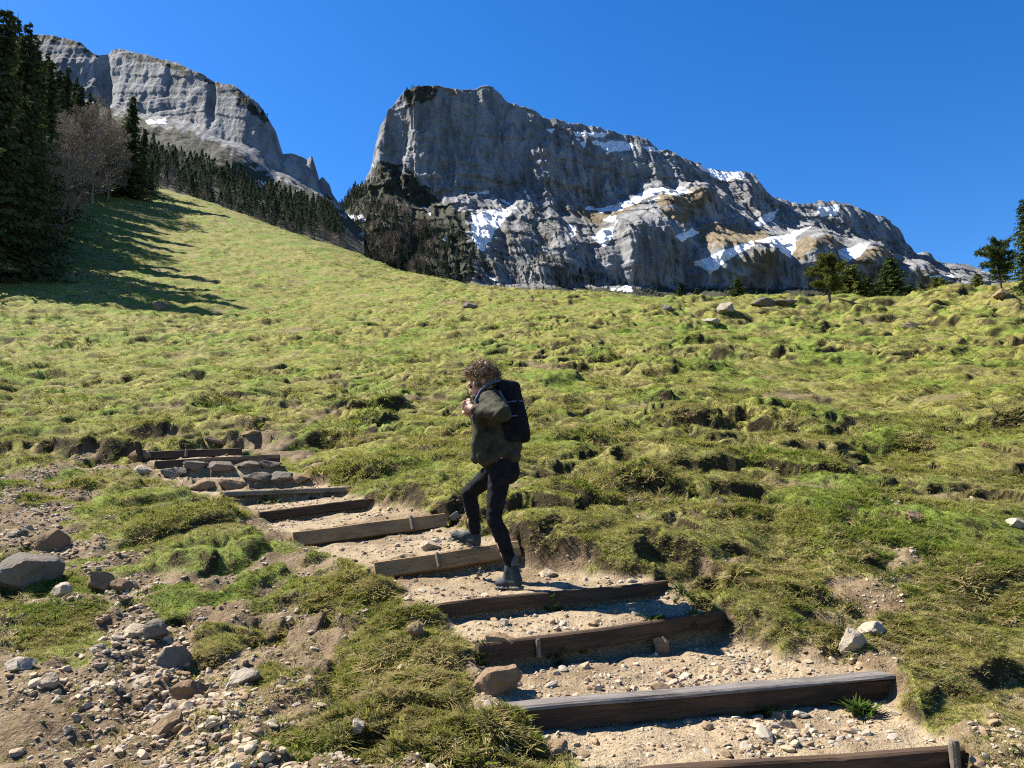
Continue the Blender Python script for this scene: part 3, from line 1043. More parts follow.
N = 480000
v_ = rng.random(N)
y0, y1, pw = 2.3, 140.0, -0.45
gy = (y0 ** pw + v_ * (y1 ** pw - y0 ** pw)) ** (1 / pw)
gx = rng.uniform(-.80, .80, N) * (gy + 0.8)
gz, gd, gc = look(gx, gy)
e = 0.03
zx = lookz(gx + e, gy)
zy = lookz(gx, gy + e)
sxx, syy = (zx - gz) / e, (zy - gz) / e
slope = np.hypot(sxx, syy)
pr = (1 - gd) ** 1.2 * (1 - sst(.2, .6, gc)) * np.where(slope > 1.5, 0.8, 1.0) * (0.55 + .45 * sst(-.3, .2, fbm(gx * .9, gy * .9, 3, 80)))
pr = pr * ~in_board(gx, gy)
pr = np.maximum(pr, 0.035 * (1 - sst(.2, .6, gc)))
k_ = rng.random(N) < pr
gx, gy, gz, sxx, syy, slope, gd = gx[k_], gy[k_], gz[k_], sxx[k_], syy[k_], slope[k_], gd[k_]
n = len(gx)
lush = sst(-.2, .45, fbm(gx * .55, gy * .55, 3, 81))
s = (0.013 + 0.015 * lush) * np.exp(rng.normal(0, .28, n)) * (1 + gy / 22) * np.where(gy < 7, .8, 1)
s = np.where((slope > .9) & (slope < 3), s * 1.35, s)
az = np.arctan2(-syy, -sxx)
tl = np.minimum(np.arctan(slope) * 0.55, .8)
rx, ry = -np.sin(az) * tl * 1.0, np.cos(az) * tl
rotz = rng.uniform(0, 6.28, n)
# tilt in world axes applied after the turn: use small-angle composition
rx2 = np.cos(rotz) * rx + np.sin(rotz) * ry
ry2 = -np.sin(rotz) * rx + np.cos(rotz) * ry
rot = []
for a, b, c in zip(rx, ry, rotz):
    q = Matrix.Rotation(math.hypot(a, b), 3, Vector((a, b, 1e-6))) @ Matrix.Rotation(c, 3, 'Z')
    rot.append(q.to_euler())
dry = fbm(gx * .5, gy * .5, 3, 83) + 0.35 * (slope > .9) + .3 * sst(7, 4, gy) + .35 * sst(6.5, 5, gy) * sst(1.2, 2.2, gx) + .35 * sst(.1, .4, pn(gx * .9, gy * 1.5, 84))
idx = np.where(rng.random(n) < np.clip(.10 + .45 * sst(.0, .6, dry), 0, .8), 3, rng.integers(0, 3, n))
sc3 = np.stack([s * 2.0, s * 2.0, s], 1)
# leafy weeds at the foot of the shaded risers
wp = []
for (px, py, m_, sp) in [(690, 625, 8, 16), (560, 655, 5, 20), (560, 602, 5, 20), (870, 712, 7, 30), (760, 715, 4, 20), (270, 500, 10, 35), (300, 498, 8, 30), (235, 470, 6, 30), (650, 622, 4, 10), (60, 590, 6, 12), (690, 600, 6, 20), (480, 655, 4, 10)]:
    for i in range(m_):
        q = thit(px + rng.normal(0, sp * .6), py + rng.normal(0, 3))
        wp.append((q[0], q[1], tz(q[0], q[1])))
wp = np.array(wp)
P3 = np.concatenate([np.stack([gx, gy, gz], 1), wp])
rot = np.concatenate([np.array(rot), np.stack([np.zeros(len(wp)), np.zeros(len(wp)), rng.uniform(0, 6.28, len(wp))], 1)])
ws = rng.uniform(.05, .10, len(wp))
sc3 = np.concatenate([sc3, np.stack([ws, ws, ws], 1)])
idx = np.concatenate([idx, np.full(len(wp), 4)])
scatter('grass', P3, rot, sc3, idx, tufts, 'short yellow green alpine turf with dry tufts on the slope', 'grass')
print('tufts', n)

print('TIME d_grass.py', round(time.time() - _T0, 1))
# ================================================================== MOUNTAINS
def cur(pts, x):
    p = np.array(pts, float)
    return np.interp(x, p[:, 0], p[:, 1])


def polysd(px, py, poly):
    """Signed distance in px (positive inside)."""
    poly = np.array(poly, float)
    d = np.full(px.shape, 1e9)
    ins = np.zeros(px.shape, bool)
    n = len(poly)
    for i in range(n):
        ax, ay = poly[i]; bx, by = poly[(i + 1) % n]
        dx, dy = bx - ax, by - ay
        t = np.clip(((px - ax) * dx + (py - ay) * dy) / (dx * dx + dy * dy), 0, 1)
        d = np.minimum(d, np.hypot(px - ax - t * dx, py - ay - t * dy))
        c = (ay > py) != (by > py)
        ins ^= c & (px < dx * (py - ay) / (dy if dy else 1e-9) + ax)
    return np.where(ins, d, -d)


def rock_mat(name, warm=0.0):
    k = NT(name)
    p = k.geo()
    nz = k.sepz(k.geo('Normal'))
    snow, veg, tan = k.attr('snow'), k.attr('veg'), k.attr('tan')
    st = k.noise(1.0, 6, 0.65, k.mapping(p, (.030, .030, .0065)), 0.6)
    st2 = k.noise(1.0, 5, 0.7, k.mapping(p, (.11, .11, .02)), 0.3)
    hz = k.noise(1.0, 5, 0.65, k.mapping(p, (.006, .006, .045)), 1.0)
    big = k.noise(.006, 4, 0.6, p)
    fn = k.noise(.09, 5, 0.7, p)
    c = k.mix(k.step(.36, .64, st), (0.10, 0.103, 0.11), (0.225, 0.228, 0.23))
    c = k.mix(k.math('MULTIPLY', k.step(.5, .68, st2), .5), c, (0.07, 0.073, 0.08))
    c = k.mix(k.math('MULTIPLY', k.step(.57, .72, hz), .35), c, (0.085, 0.083, 0.08))
    c = k.mix(k.math('MULTIPLY', k.step(.5, .7, big), .5), c, (0.19, 0.175, 0.16))
    grass = k.mix(k.step(.35, .65, fn), (0.105, 0.086, 0.058), (0.185, 0.15, 0.10))
    c = k.mix(k.step(.30, .75, k.math('ADD', tan, k.math('MULTIPLY', k.math('SUBTRACT', fn, .5), .8))), c, grass)
    dark = k.mix(fn, (0.022, 0.027, 0.020), (0.052, 0.050, 0.034))
    c = k.mix(k.step(.35, .7, k.math('ADD', veg, k.math('MULTIPLY', k.math('SUBTRACT', fn, .5), 1.0))), c, dark)
    c = k.mix(k.step(.45, .55, k.math('ADD', snow, k.math('MULTIPLY', k.math('SUBTRACT', fn, .5), .5))), c, (0.60, 0.62, 0.66))
    h = k.math('ADD', st2, fn)
    k.bsdf(c, 0.92, h, 0.7, 4.0, 0.1)
    return k.m


def mountain(name, px0, px1, ncol, layers, secs, amps, S0, domes=(), crag=2.0):
    """Sheet of rock through a stack of guide lines (each: pixel row and distance along the range), then roughened."""
    px = np.linspace(px0, px1, ncol)
    L = [P(px, cur(py, px), cur(Y, px)) for py, Y in layers]
    rowsP, rowsA = [], []
    for i, n in enumerate(secs):
        t = np.linspace(0, 1, n, endpoint=False)[:, None, None]
        rowsP.append(L[i][None] * (1 - t) + L[i + 1][None] * t)
        rowsA.append(amps[i] * (1 - t[:, :, 0]) + amps[i + 1] * t[:, :, 0] + np.zeros((1, ncol)))
    rowsP.append(L[-1][None]); rowsA.append(np.full((1, ncol), amps[-1]))
    V = np.concatenate(rowsP, 0)
    Am = np.concatenate(rowsA, 0)
    # the range goes on behind its crest
    top = V[0]
    back = []
    for dy, f in ((1500, 0.0), (700, 0.35), (250, .72), (90, .9), (30, .975)):
        b = top.copy(); b[:, 1] += dy; b[:, 2] = top[:, 2] * f; back.append(b)
    nb = len(back)
    V = np.concatenate([np.array(back), V], 0)
    Am = np.concatenate([np.zeros((nb, ncol)), Am], 0)
    # smooth the folds of the guide sheet a little
    for _ in range(3):
        V[1:-1] = V[1:-1] * .5 + (V[2:] + V[:-2]) * .25
    X, Y, Z = V[..., 0].copy(), V[..., 1].copy(), V[..., 2].copy()
    s = X + 0.3 * Y
    flute = ridge(s / 95 + .6 * pn(s / 200, Z / 160, S0), Z / 420, 3, S0 + 1) * 16 + ridge(s / 34, Z / 190 + .3 * pn(s / 60, Z / 60, S0 + 7), 3, S0 + 3) * 9
    crack = fbm(s / 13, Z / 38, 4, S0 + 5) * 4.8 + ridge(s / 17, Z / 120, 2, S0 + 21) * 3.0
    zz = Z + 18 * pn(s / 120, Z / 150, S0 + 6) + 0.12 * s
    strata = (sst(.0, .25, pn(zz / 21, s / 260, S0 + 8)) - .5) * 6 + pn(zz / 7, s / 130, S0 + 9) * 2
    big = fbm(s / 260, Z / 200, 3, S0 + 10) * 26
    Y -= (flute + crack + strata + big) * Am
    X += fbm(s / 40, Z / 40, 3, S0 + 12) * 5 * Am
    Zj = fbm(s / 28, Y / 60, 4, S0 + 14) * crag + ridge(s / 60, Y / 80, 2, S0 + 15) * crag * .7
    Z += Zj
    for (dpx, dpy, rx, ry, push) in domes:
        fx, fy = proj(V[..., 0], V[..., 1], V[..., 2])
        g = np.exp(-(((fx - dpx) / rx) ** 2 + ((fy - dpy) / ry) ** 2) ** 1.5)
        Y -= push * g
    fx, fy = proj(X, Y, Z)
    return np.stack([X, Y, Z], -1), fx, fy, nb


def build_mountain(name, V, mat, snow, veg, tan):
    R, C = V.shape[:2]
    me = mesh_np(name, V.reshape(-1, 3), grid_faces(R, C)[:, ::-1], mat, True)
    attr(me, 'snow', snow); attr(me, 'veg', veg); attr(me, 'tan', tan)
    return tag(link(name, me), kind='structure')


def normals_z(V):
    du = np.gradient(V, axis=1); dv = np.gradient(V, axis=0)
    n = np.cross(du, dv)
    return np.abs(n[..., 2]) / np.maximum(np.linalg.norm(n, axis=-1), 1e-9)


# ---- the main massif
crest = [(300, 250), (335, 215), (352, 196), (366, 186), (372, 172), (377, 150), (381, 128), (388, 108), (398, 96), (408, 88), (425, 86), (440, 87), (462, 89),
         (480, 87), (492, 88), (502, 97), (508, 105), (520, 108), (532, 112), (545, 120), (560, 123), (585, 128), (610, 133), (640, 138), (652, 147), (672, 155), (700, 165),
         (720, 172), (748, 175), (757, 182), (765, 195), (775, 201), (790, 205), (803, 208), (818, 203), (842, 207), (868, 213), (884, 219), (896, 228), (906, 244), (916, 256),
         (926, 253), (940, 264), (958, 266), (975, 271), (990, 278), (1040, 292), (1120, 300)]
cbase = [(300, 262), (335, 232), (360, 200), (380, 196), (400, 198), (420, 205), (450, 203), (475, 195), (510, 195), (530, 184), (545, 182), (560, 196), (590, 203), (620, 196), (650, 189), (690, 195),
         (720, 196), (745, 200), (770, 220), (800, 232), (830, 238), (870, 246), (900, 256), (940, 272), (1000, 288), (1120, 306)]
bench = [(300, 270), (335, 250), (380, 230), (420, 232), (470, 238), (500, 245), (540, 238), (590, 245), (630, 222), (660, 215), (690, 240), (720, 250), (760, 250), (800, 250), (840, 264), (900, 272), (940, 280), (1000, 294), (1120, 312)]
lbase = [(300, 285), (335, 280), (400, 285), (470, 290), (540, 292), (620, 290), (700, 292), (780, 293), (860, 296), (940, 298), (1120, 325)]
foot = [(300, 330), (1120, 350)]
yC = [(300, 1750), (360, 1640), (377, 1560), (385, 1520), (410, 1500), (700, 1620), (765, 1660), (800, 1640), (900, 1700), (1120, 1900)]
yB = [(300, 1650), (360, 1540), (385, 1470), (410, 1450), (540, 1480), (700, 1550), (765, 1590), (900, 1640), (1120, 1850)]
yE = [(300, 1450), (385, 1330), (470, 1300), (600, 1330), (700, 1390), (800, 1420), (900, 1500), (1120, 1750)]
yL = [(300, 1250), (470, 1200), (600, 1270), (700, 1320), (800, 1350), (900, 1450), (1120, 1700)]
yF = [(300, 700), (1120, 900)]
V, fx, fy, nb = mountain('mountain', 296, 1110, 900, [(crest, yC), (cbase, yB), (bench, yE), (lbase, yL), (foot, yF)], [190, 90, 110, 40], [.45, 1.0, .7, .9, .3], 20,
                         domes=[(805, 265, 22, 24, 70), (725, 268, 30, 26, 60), (645, 255, 36, 34, 55), (858, 268, 22, 18, 55), (690, 205, 26, 12, 45), (760, 262, 18, 20, 50), (905, 280, 20, 14, 40), (395, 140, 12, 50, -30), (560, 270, 22, 22, 30)], crag=3.0)
wob = fbm(fx / 11, fy / 7, 3, 90)
SNOW = [[(470, 215), (500, 207), (513, 212), (500, 226), (492, 240), (484, 253), (473, 243)], [(499, 198), (522, 208), (523, 215), (508, 207)], [(524, 186), (533, 199), (530, 204), (523, 194)],
        [(578, 208), (615, 204), (640, 193), (660, 185), (670, 190), (650, 198), (625, 210), (600, 213)], [(590, 236), (604, 228), (615, 224), (613, 240), (604, 249)], [(565, 222), (582, 228), (572, 237)], [(600, 218), (618, 214), (618, 222), (604, 224)],
        [(576, 139), (588, 140), (585, 152)], [(590, 141), (625, 140), (637, 145), (630, 151), (608, 153)], [(640, 145), (664, 149), (660, 155), (646, 151)], [(546, 129), (556, 128), (552, 134)], [(570, 130), (612, 132), (602, 138), (575, 136)],
        [(692, 161), (715, 168), (748, 173), (742, 181), (720, 181), (702, 172)], [(692, 262), (720, 250), (752, 240), (756, 246), (735, 257), (710, 275)], [(753, 240), (790, 232), (815, 224), (797, 238), (792, 261), (773, 248)],
        [(836, 248), (870, 243), (862, 258), (842, 263)], [(812, 207), (842, 203), (836, 215), (820, 218)], [(757, 218), (782, 206), (772, 222), (752, 230)], [(468, 193), (492, 189), (490, 195)], [(608, 288), (628, 284), (634, 291), (613, 292)],
        [(922, 277), (952, 273), (957, 279)], [(674, 236), (692, 227), (702, 232), (682, 243)], [(424, 207), (432, 212), (437, 220), (428, 217)], [(437, 236), (449, 235), (447, 243), (440, 242)], [(392, 112), (403, 113), (393, 119)], [(482, 272), (492, 276), (500, 284), (488, 279)],
        [(365, 163), (376, 165), (374, 168)], [(655, 190), (680, 186), (696, 192), (676, 198)], [(640, 200), (662, 196), (650, 205)], [(868, 213), (884, 219), (880, 222)], [(316, 196), (330, 198), (330, 206), (318, 208)], [(318, 208), (335, 212), (365, 215), (368, 222), (340, 224), (316, 215)]]
snow = np.zeros(fx.shape)
for p in SNOW:
    snow = np.maximum(snow, sst(-1.6, 1.6, polysd(fx, fy, p) - 1.0 + wob * 2.2))
nz = normals_z(V)
TAN = [[(655, 196), (700, 188), (722, 195), (700, 208), (660, 206)], [(690, 228), (720, 222), (760, 228), (775, 240), (740, 246), (700, 246)], [(735, 262), (760, 248), (778, 252), (768, 272), (742, 266)], [(790, 245), (806, 236), (830, 236), (842, 244), (812, 250), (800, 262), (792, 266)],
       [(850, 255), (880, 246), (892, 252), (876, 260), (860, 268)], [(905, 272), (930, 270), (945, 282), (915, 284)], [(420, 84), (470, 86), (470, 92), (424, 92)], [(660, 205), (690, 212), (690, 224), (668, 222)], [(560, 208), (640, 204), (600, 226)], [(890, 256), (905, 262), (894, 270)]]
tan = np.zeros(fx.shape)
for p in TAN:
    tan = np.maximum(tan, sst(-4, 4, polysd(fx, fy, p) + wob * 5) * .95)
tan = np.maximum(tan, sst(.55, .8, nz) * .3)
veg = np.zeros(fx.shape)
for p, v_ in (([(300, 190), (360, 185), (400, 165), (412, 190), (470, 215), (470, 300), (300, 300)], .85), ([(366, 186), (378, 160), (392, 166), (412, 172), (428, 188), (440, 200), (400, 200)], .9), ([(440, 240), (590, 255), (640, 300), (440, 310)], .45),
              ([(408, 84), (425, 82), (445, 90), (420, 104), (400, 104)], .9), ([(480, 205), (580, 205), (640, 222), (600, 250), (500, 250)], .45), ([(620, 285), (800, 285), (960, 295), (620, 310)], .6), ([(540, 122), (640, 134), (660, 142), (600, 140), (556, 130)], .5)):
    veg = np.maximum(veg, sst(-5, 5, polysd(fx, fy, p) + wob * 6) * v_)
veg = np.maximum(veg, sst(284, 291, fy + wob * 3) * .95)
veg = veg * (1 - snow)
build_mountain('mountain', V, rock_mat('limestone_rock'), snow, veg, tan)
MV, Mfx, Mfy, Mnb = V, fx, fy, nb

# ---- the cliff on the left
crest = [(-330, 20), (-150, 40), (-40, 50), (20, 40), (32, 35), (58, 37), (72, 40), (82, 43), (92, 52), (98, 57), (104, 51), (116, 48), (135, 52), (160, 59), (180, 64), (205, 75), (222, 84), (233, 84), (240, 91), (258, 103), (268, 118),
         (276, 130), (279, 150), (284, 155), (292, 154), (302, 158), (308, 162), (313, 157), (316, 168), (319, 181), (323, 178), (330, 184), (333, 194), (340, 205), (365, 235)]
cbase = [(-330, 90), (0, 100), (60, 92), (110, 104), (150, 116), (185, 122), (210, 132), (240, 146), (262, 160), (276, 172), (290, 176), (310, 186), (333, 200), (365, 240)]
lb = [(-330, 200), (60, 150), (150, 150), (200, 172), (240, 190), (280, 205), (320, 215), (365, 250)]
foot = [(-330, 300), (60, 240), (150, 215), (200, 225), (250, 243), (300, 262), (365, 285)]
yC = [(-330, 1300), (100, 1120), (240, 1000), (280, 985), (340, 1010), (365, 1040)]
yB = [(-330, 1250), (100, 1070), (240, 955), (280, 950), (340, 985), (365, 1000)]
yL = [(-330, 1000), (100, 860), (240, 760), (365, 760)]
yF = [(-330, 420), (365, 420)]
V, fx, fy, nb = mountain('cliff', -330, 365, 760, [(crest, yC), (cbase, yB), (lb, yL), (foot, yF)], [150, 90, 70], [.16, .26, .3, .1], 50, domes=[(105, 80, 5, 40, -13), (212, 100, 4, 30, -9), (240, 170, 25, 16, 35)], crag=1.8)
wob = fbm(fx / 9, fy / 6, 3, 95)
snow = np.zeros(fx.shape)
for p in ([(145, 120), (165, 120), (168, 124), (150, 124)], [(255, 178), (266, 182), (262, 190)]):
    snow = np.maximum(snow, sst(-1.4, 1.4, polysd(fx, fy, p) + wob * 2))
nz = normals_z(V)
veg = np.zeros(fx.shape)
for p, v_ in (([(60, 96), (150, 122), (215, 140), (275, 178), (335, 200), (365, 300), (0, 300)], .88), ([(225, 84), (242, 92), (270, 120), (262, 124), (240, 108)], .7), ([(28, 34), (60, 36), (95, 52), (96, 56), (60, 42), (30, 40)], .8), ([(104, 50), (160, 58), (222, 84), (222, 89), (160, 64), (110, 55)], .7), ([(150, 160), (365, 220), (365, 300), (150, 300)], 1.0)):
    veg = np.maximum(veg, sst(-3, 3, polysd(fx, fy, p) + wob * 7) * v_)
tan = sst(.7, .9, nz) * .2
build_mountain('mountain', V, bpy.data.materials['limestone_rock'], snow, veg, tan)
CV, Cfx, Cfy, Cnb = V, fx, fy, nb


def on_slope(V, fx, fy, nb, poly, n, wgt=None):
    """Random points of a mountain's near side inside a traced area."""
    m = polysd(fx[nb:], fy[nb:], poly) > 0
    idx = np.argwhere(m)
    sub = idx[rng.integers(0, len(idx), n)]
    return V[nb:][sub[:, 0], sub[:, 1]]

print('TIME e_mountain.py', round(time.time() - _T0, 1))
# ================================================================== TREES
def bark_mat(name, c0, c1):
    k = NT(name)
    o = k.obj()
    n = k.noise(6, 5, 0.7, k.mapping(o, (2, 2, .4)))
    k.bsdf(k.mix(k.step(.35, .65, n), c0, c1), 0.9, n, 0.6, 0.03, 0.1)
    return k.m


bark = bark_mat('spruce_bark', (0.055, 0.042, 0.032), (0.12, 0.095, 0.075))
bark_pale = bark_mat('pale_bark', (0.14, 0.12, 0.10), (0.22, 0.19, 0.165))
needle = leaf_mat('spruce_needles', [(0.038, 0.054, 0.022), (0.070, 0.088, 0.034), (0.056, 0.066, 0.040)], 0.15)
needle_y = leaf_mat('pine_needles', [(0.070, 0.085, 0.020), (0.115, 0.115, 0.030), (0.06, 0.07, 0.02)], 0.25)
needle_g = leaf_mat('young_spruce_needles', [(0.040, 0.062, 0.020), (0.070, 0.090, 0.028), (0.045, 0.06, 0.02)], 0.2)
twig_mat = bark_mat('bare_twigs', (0.175, 0.135, 0.10), (0.265, 0.215, 0.165))
twig_dark = bark_mat('brown_twigs', (0.17, 0.125, 0.10), (0.25, 0.19, 0.155))


def tube(v, f, p0, p1, r0, r1, n=5):
    p0, p1 = np.asarray(p0, float), np.asarray(p1, float)
    d = p1 - p0
    d = d / max(np.linalg.norm(d), 1e-9)
    a = np.cross(d, [0, 0, 1] if abs(d[2]) < .9 else [1, 0, 0]); a /= np.linalg.norm(a)
    b = np.cross(d, a)
    s = len(v)
    for p, r in ((p0, r0), (p1, r1)):
        for i in range(n):
            t = 2 * math.pi * i / n
            v.append(p + r * (a * math.cos(t) + b * math.sin(t)))
    for i in range(n):
        f.append((s + i, s + (i + 1) % n, s + n + (i + 1) % n, s + n + i))


def trunk_mesh(h, r, mat, seed, bend=.02, n=9):
    rr = np.random.default_rng(seed)
    v, f = [], []
    p = np.zeros(3)
    seg = 9
    for i in range(seg):
        q = np.array([rr.normal(0, bend * h / seg), rr.normal(0, bend * h / seg), h * (i + 1) / seg]) + np.array([p[0], p[1], 0])
        r0, r1 = r * (1 - i / seg) ** .8 + .015, r * (1 - (i + 1) / seg) ** .8 + .015
        if i == 0: r0 *= 1.35
        tube(v, f, p - np.array([0, 0, .35 if i == 0 else .02]), q, r0, r1, n)
        p = q
    return mesh_np('trunk', v, f, mat, True)


def spruce_crown(seed, h, r, low, mat, dens=1.0, ragged=.25, twig=.42, droop=.35, power=.85):
    rr = np.random.default_rng(seed)
    v, f = [], []
    z = h * low
    step = .36 / dens * max(h / 20, .35)
    sides = rr.uniform(.75, 1.2, 8)
    while z < h * .985:
        t = z / h
        Lm = r * min(1, (1 - t) / (1 - low * .6)) ** power + .12
        nb = max(4, int((6 + 3 * (1 - t)) * min(1, dens)))
        a0 = rr.uniform(0, 6.28)
        for b in range(nb):
            a = a0 + 6.283 * b / nb + rr.normal(0, .25)
            L = Lm * sides[int(a / 6.283 * 8) % 8] * (1 + rr.normal(0, ragged)) * (.55 if rr.random() < .13 else 1)
            L = max(L, .15)
            zb = z + rr.normal(0, step * .4)
            d = np.array([math.cos(a), math.sin(a), 0])
            dr = droop * rr.uniform(.6, 1.3) * (1 - .8 * t ** 2) - .35 * max(0, t - .75) * 3
            nj = max(3, int(L / (twig * .55)))
            perp = np.array([-d[1], d[0], 0])
            for j in range(nj):
                u = (j + .6) / nj
                c = d * L * u + np.array([0, 0, zb - L * (dr * u - .28 * dr * u ** 3)])
                tl = twig * (1.05 - .45 * u) * rr.uniform(.7, 1.3) * min(1, .4 + L)
                for sd in (-1, 1, 0):
                    if sd == 0:
                        dd = d * rr.uniform(.3, 1.) + np.array([0, 0, -rr.uniform(.3, 1.0)])
                    else:
                        dd = d * .75 + perp * sd * rr.uniform(.5, 1.0) + np.array([0, 0, -rr.uniform(.05, .55)])
                    dd = dd / np.linalg.norm(dd) * tl
                    wv = np.cross(dd, rr.normal(size=3)); wv = wv / max(np.linalg.norm(wv), 1e-6) * tl * .24
                    s = len(v)
                    v += [c, c + dd * .45 + wv, c + dd, c + dd * .45 - wv]
                    f.append((s, s + 1, s + 2, s + 3))
        z += step * (0.8 + .4 * rr.random()) * (1 - .35 * t)
    # leader
    s = len(v)
    v += [np.array([0, 0, h * .95]), np.array([.06, 0, h * .97]), np.array([0, 0, h * 1.01]), np.array([-.06, .02, h * .97])]
    f.append((s, s + 1, s + 2, s + 3))
    return mesh_np('crown', v, f, mat)


def bare_crown(seed, h, r, mat, lv=5, up=.55):
    rr = np.random.default_rng(seed)
    v, f = [], []

    def grow(p, d, L, rad, lev):
        q = p + d * L
        tube(v, f, p, q, rad, rad * .65, 4 if lev > 2 else 3)
        if lev == 0: return
        n = 3 if lev > 1 else 4
        for i in range(n):
            a = rr.normal(size=3)
            nd = d * .75 + a * .48 + np.array([0, 0, up * .35])
            nd /= np.linalg.norm(nd)
            grow(p + d * L * rr.uniform(.45, 1.0), nd, L * rr.uniform(.55, .82), max(rad * .58, .012), lev - 1)
    n = 24
    for i in range(n):
        t = .10 + .88 * i / n
        a = i * 2.4 + rr.normal(0, .3)
        d = np.array([math.cos(a), math.sin(a), .35 + .9 * t]); d /= np.linalg.norm(d)
        prof = math.sin(min(1, (t + .1)) * 2.75) ** .7
        grow(np.array([0, 0, h * t * .92]), d, r * .42 * prof + .3, .07 * (1 - t) + .03, lv - 1)
    return mesh_np('crown', v, f, mat)


def pine_crown(seed, h, r, low, mat, lobes=26):
    rr = np.random.default_rng(seed)
    v, f = [], []
    tips = []
    for i in range(lobes):
        t = low + (1 - low) * (i + .5) / lobes
        a = i * 2.399 + rr.normal(0, .4)
        prof = math.sin(math.pi * min(1, (.22 + .78 * (t - low) / (1 - low)) * .93)) ** .7
        L = r * prof * rr.uniform(.55, 1.15)
        p0 = np.array([0, 0, h * t * .95])
        p1 = p0 + np.array([math.cos(a) * L, math.sin(a) * L, L * rr.uniform(.0, .45)])
        tips.append((p0, p1, L))
    for p0, p1, L in tips:
        for q in range(int(26 + 46 * L / r)):
            u = rr.uniform(.25, 1.05)
            c = p0 + (p1 - p0) * u + rr.normal(0, .16 * r * .55, 3) * np.array([1, 1, .6])
            for k_ in range(5):
                d = rr.normal(size=3) + np.array([0, 0, .5]); d = d / np.linalg.norm(d) * rr.uniform(.16, .34) * r / 1.7
                wv = np.cross(d, rr.normal(size=3)); wv = wv / np.linalg.norm(wv) * np.linalg.norm(d) * .17
                s = len(v)
                v += [c, c + d * .5 + wv, c + d, c + d * .5 - wv]
                f.append((s, s + 1, s + 2, s + 3))
    return mesh_np('crown', v, f, mat), tips


def limbs_mesh(tips, mat, r=.045):
    v, f = [], []
    for p0, p1, L in tips:
        m = (p0 + p1) / 2 - np.array([0, 0, .06 * L])
        tube(v, f, p0, m, r, r * .7, 5)
        tube(v, f, m, p0 + (p1 - p0) * .9, r * .7, r * .3, 4)
    return mesh_np('limbs', v, f, mat)


# kinds; each is (trunk mesh, crown mesh, height)
SPR = []
for i, (h, r, low) in enumerate([(22, 4.0, .03), (20, 3.1, .05), (18, 3.6, .02), (24, 3.4, .08)]):
    SPR.append((trunk_mesh(h * .97, h * .013, bark, 10 + i), spruce_crown(20 + i, h, r, low, needle, .95, .36, .66, .4, 1.1), h))
BARE = []
for i, (h, r) in enumerate([(16, 6.0), (15, 4.5), (13, 4.6)]):
    BARE.append((trunk_mesh(h * .93, h * .014, bark_pale, 40 + i, .04), bare_crown(44 + i, h, r, twig_mat, 6), h))


def plant(kind, name, x, y, z, h, label, cat, group=None, rot=0.0, wide=1.0):
    tm, cm, h0 = kind
    o = bpy.data.objects.new(name, None)
    COL.objects.link(o)
    o.empty_display_size = .3
    s = h / h0
    o.location = (x, y, z)
    o.scale = (s * wide, s * wide, s)
    o.rotation_euler = (0, 0, rot)
    link('trunk', tm, o)
    link('crown', cm, o)
    return tag(o, label, cat, group)


def plant_px(kind, name, px, pyb, pyt, label, cat, group=None, rot=0.0, wide=1.0, Y=None):
    q = hit(px, pyb) if Y is None else None
    if Y is not None:
        q = P(px, pyb, Y); z = tz(q[0], q[1])
    else:
        z = tz(q[0], q[1])
    top = P(px, pyt, q[1])
    return plant(kind, name, q[0], q[1], z - .05, float(top[2] - z), label, cat, group, rot, wide)


FG = 'spruces crowding the shaded wood on the left slope'
FR = [(4, 276, 22, 0, 'tallest dark spruce filling the left edge of the photo', 1.0), (24, 262, 62, 3, 'dark spruce right beside the tallest one at the left edge', .9),
      (-22, 282, 4, 2, 'dark spruce cut by the left edge of the photo', 1.0), (44, 236, 118, 1, 'slim dark spruce behind the first grey leafless tree', .9), (64, 222, 140, 1, 'slim dark spruce between the two grey leafless trees', 1.0),
      (126, 197, 95, 2, 'tall pointed dark spruce standing at the right end of the wood', 1.15), (140, 194, 128, 1, 'shorter dark spruce at the right foot of the tall pointed one', 1.2), (150, 190, 158, 1, 'smallest dark spruce at the lower right tip of the wood', 1.3)]
for i, (px, b, t, kd, lab, wd) in enumerate(FR):
    plant_px(SPR[kd], 'spruce', px, b, t, lab, 'spruce', FG, i * 1.3, wd)
for i, (px, b, t, kd, lab, wd) in enumerate([(92, 203, 104, 0, 'big grey leafless tree left of the tall pointed spruce', .95), (50, 232, 112, 1, 'grey leafless tree among the dark spruces near the left edge', .8), (108, 200, 128, 2, 'grey leafless tree close behind the tall pointed spruce', .8), (72, 212, 150, 2, 'low brown leafless tree below the big grey one', 1.0), (80, 198, 112, 1, 'grey leafless tree touching the left side of the big grey one', 1.0), (60, 238, 120, 1, 'grey leafless tree in front of the tallest dark spruces', 1.0), (38, 252, 146, 2, 'low grey leafless tree against the dark spruces at the left edge', .9), (98, 192, 116, 1, 'tallish leafless tree just behind the big grey one', 1.0)]):
    plant_px(BARE[kd], 'bare_tree', px, b, t, lab, 'leafless tree', 'leafless trees at the edge of the wood', i * 2.1, wd)
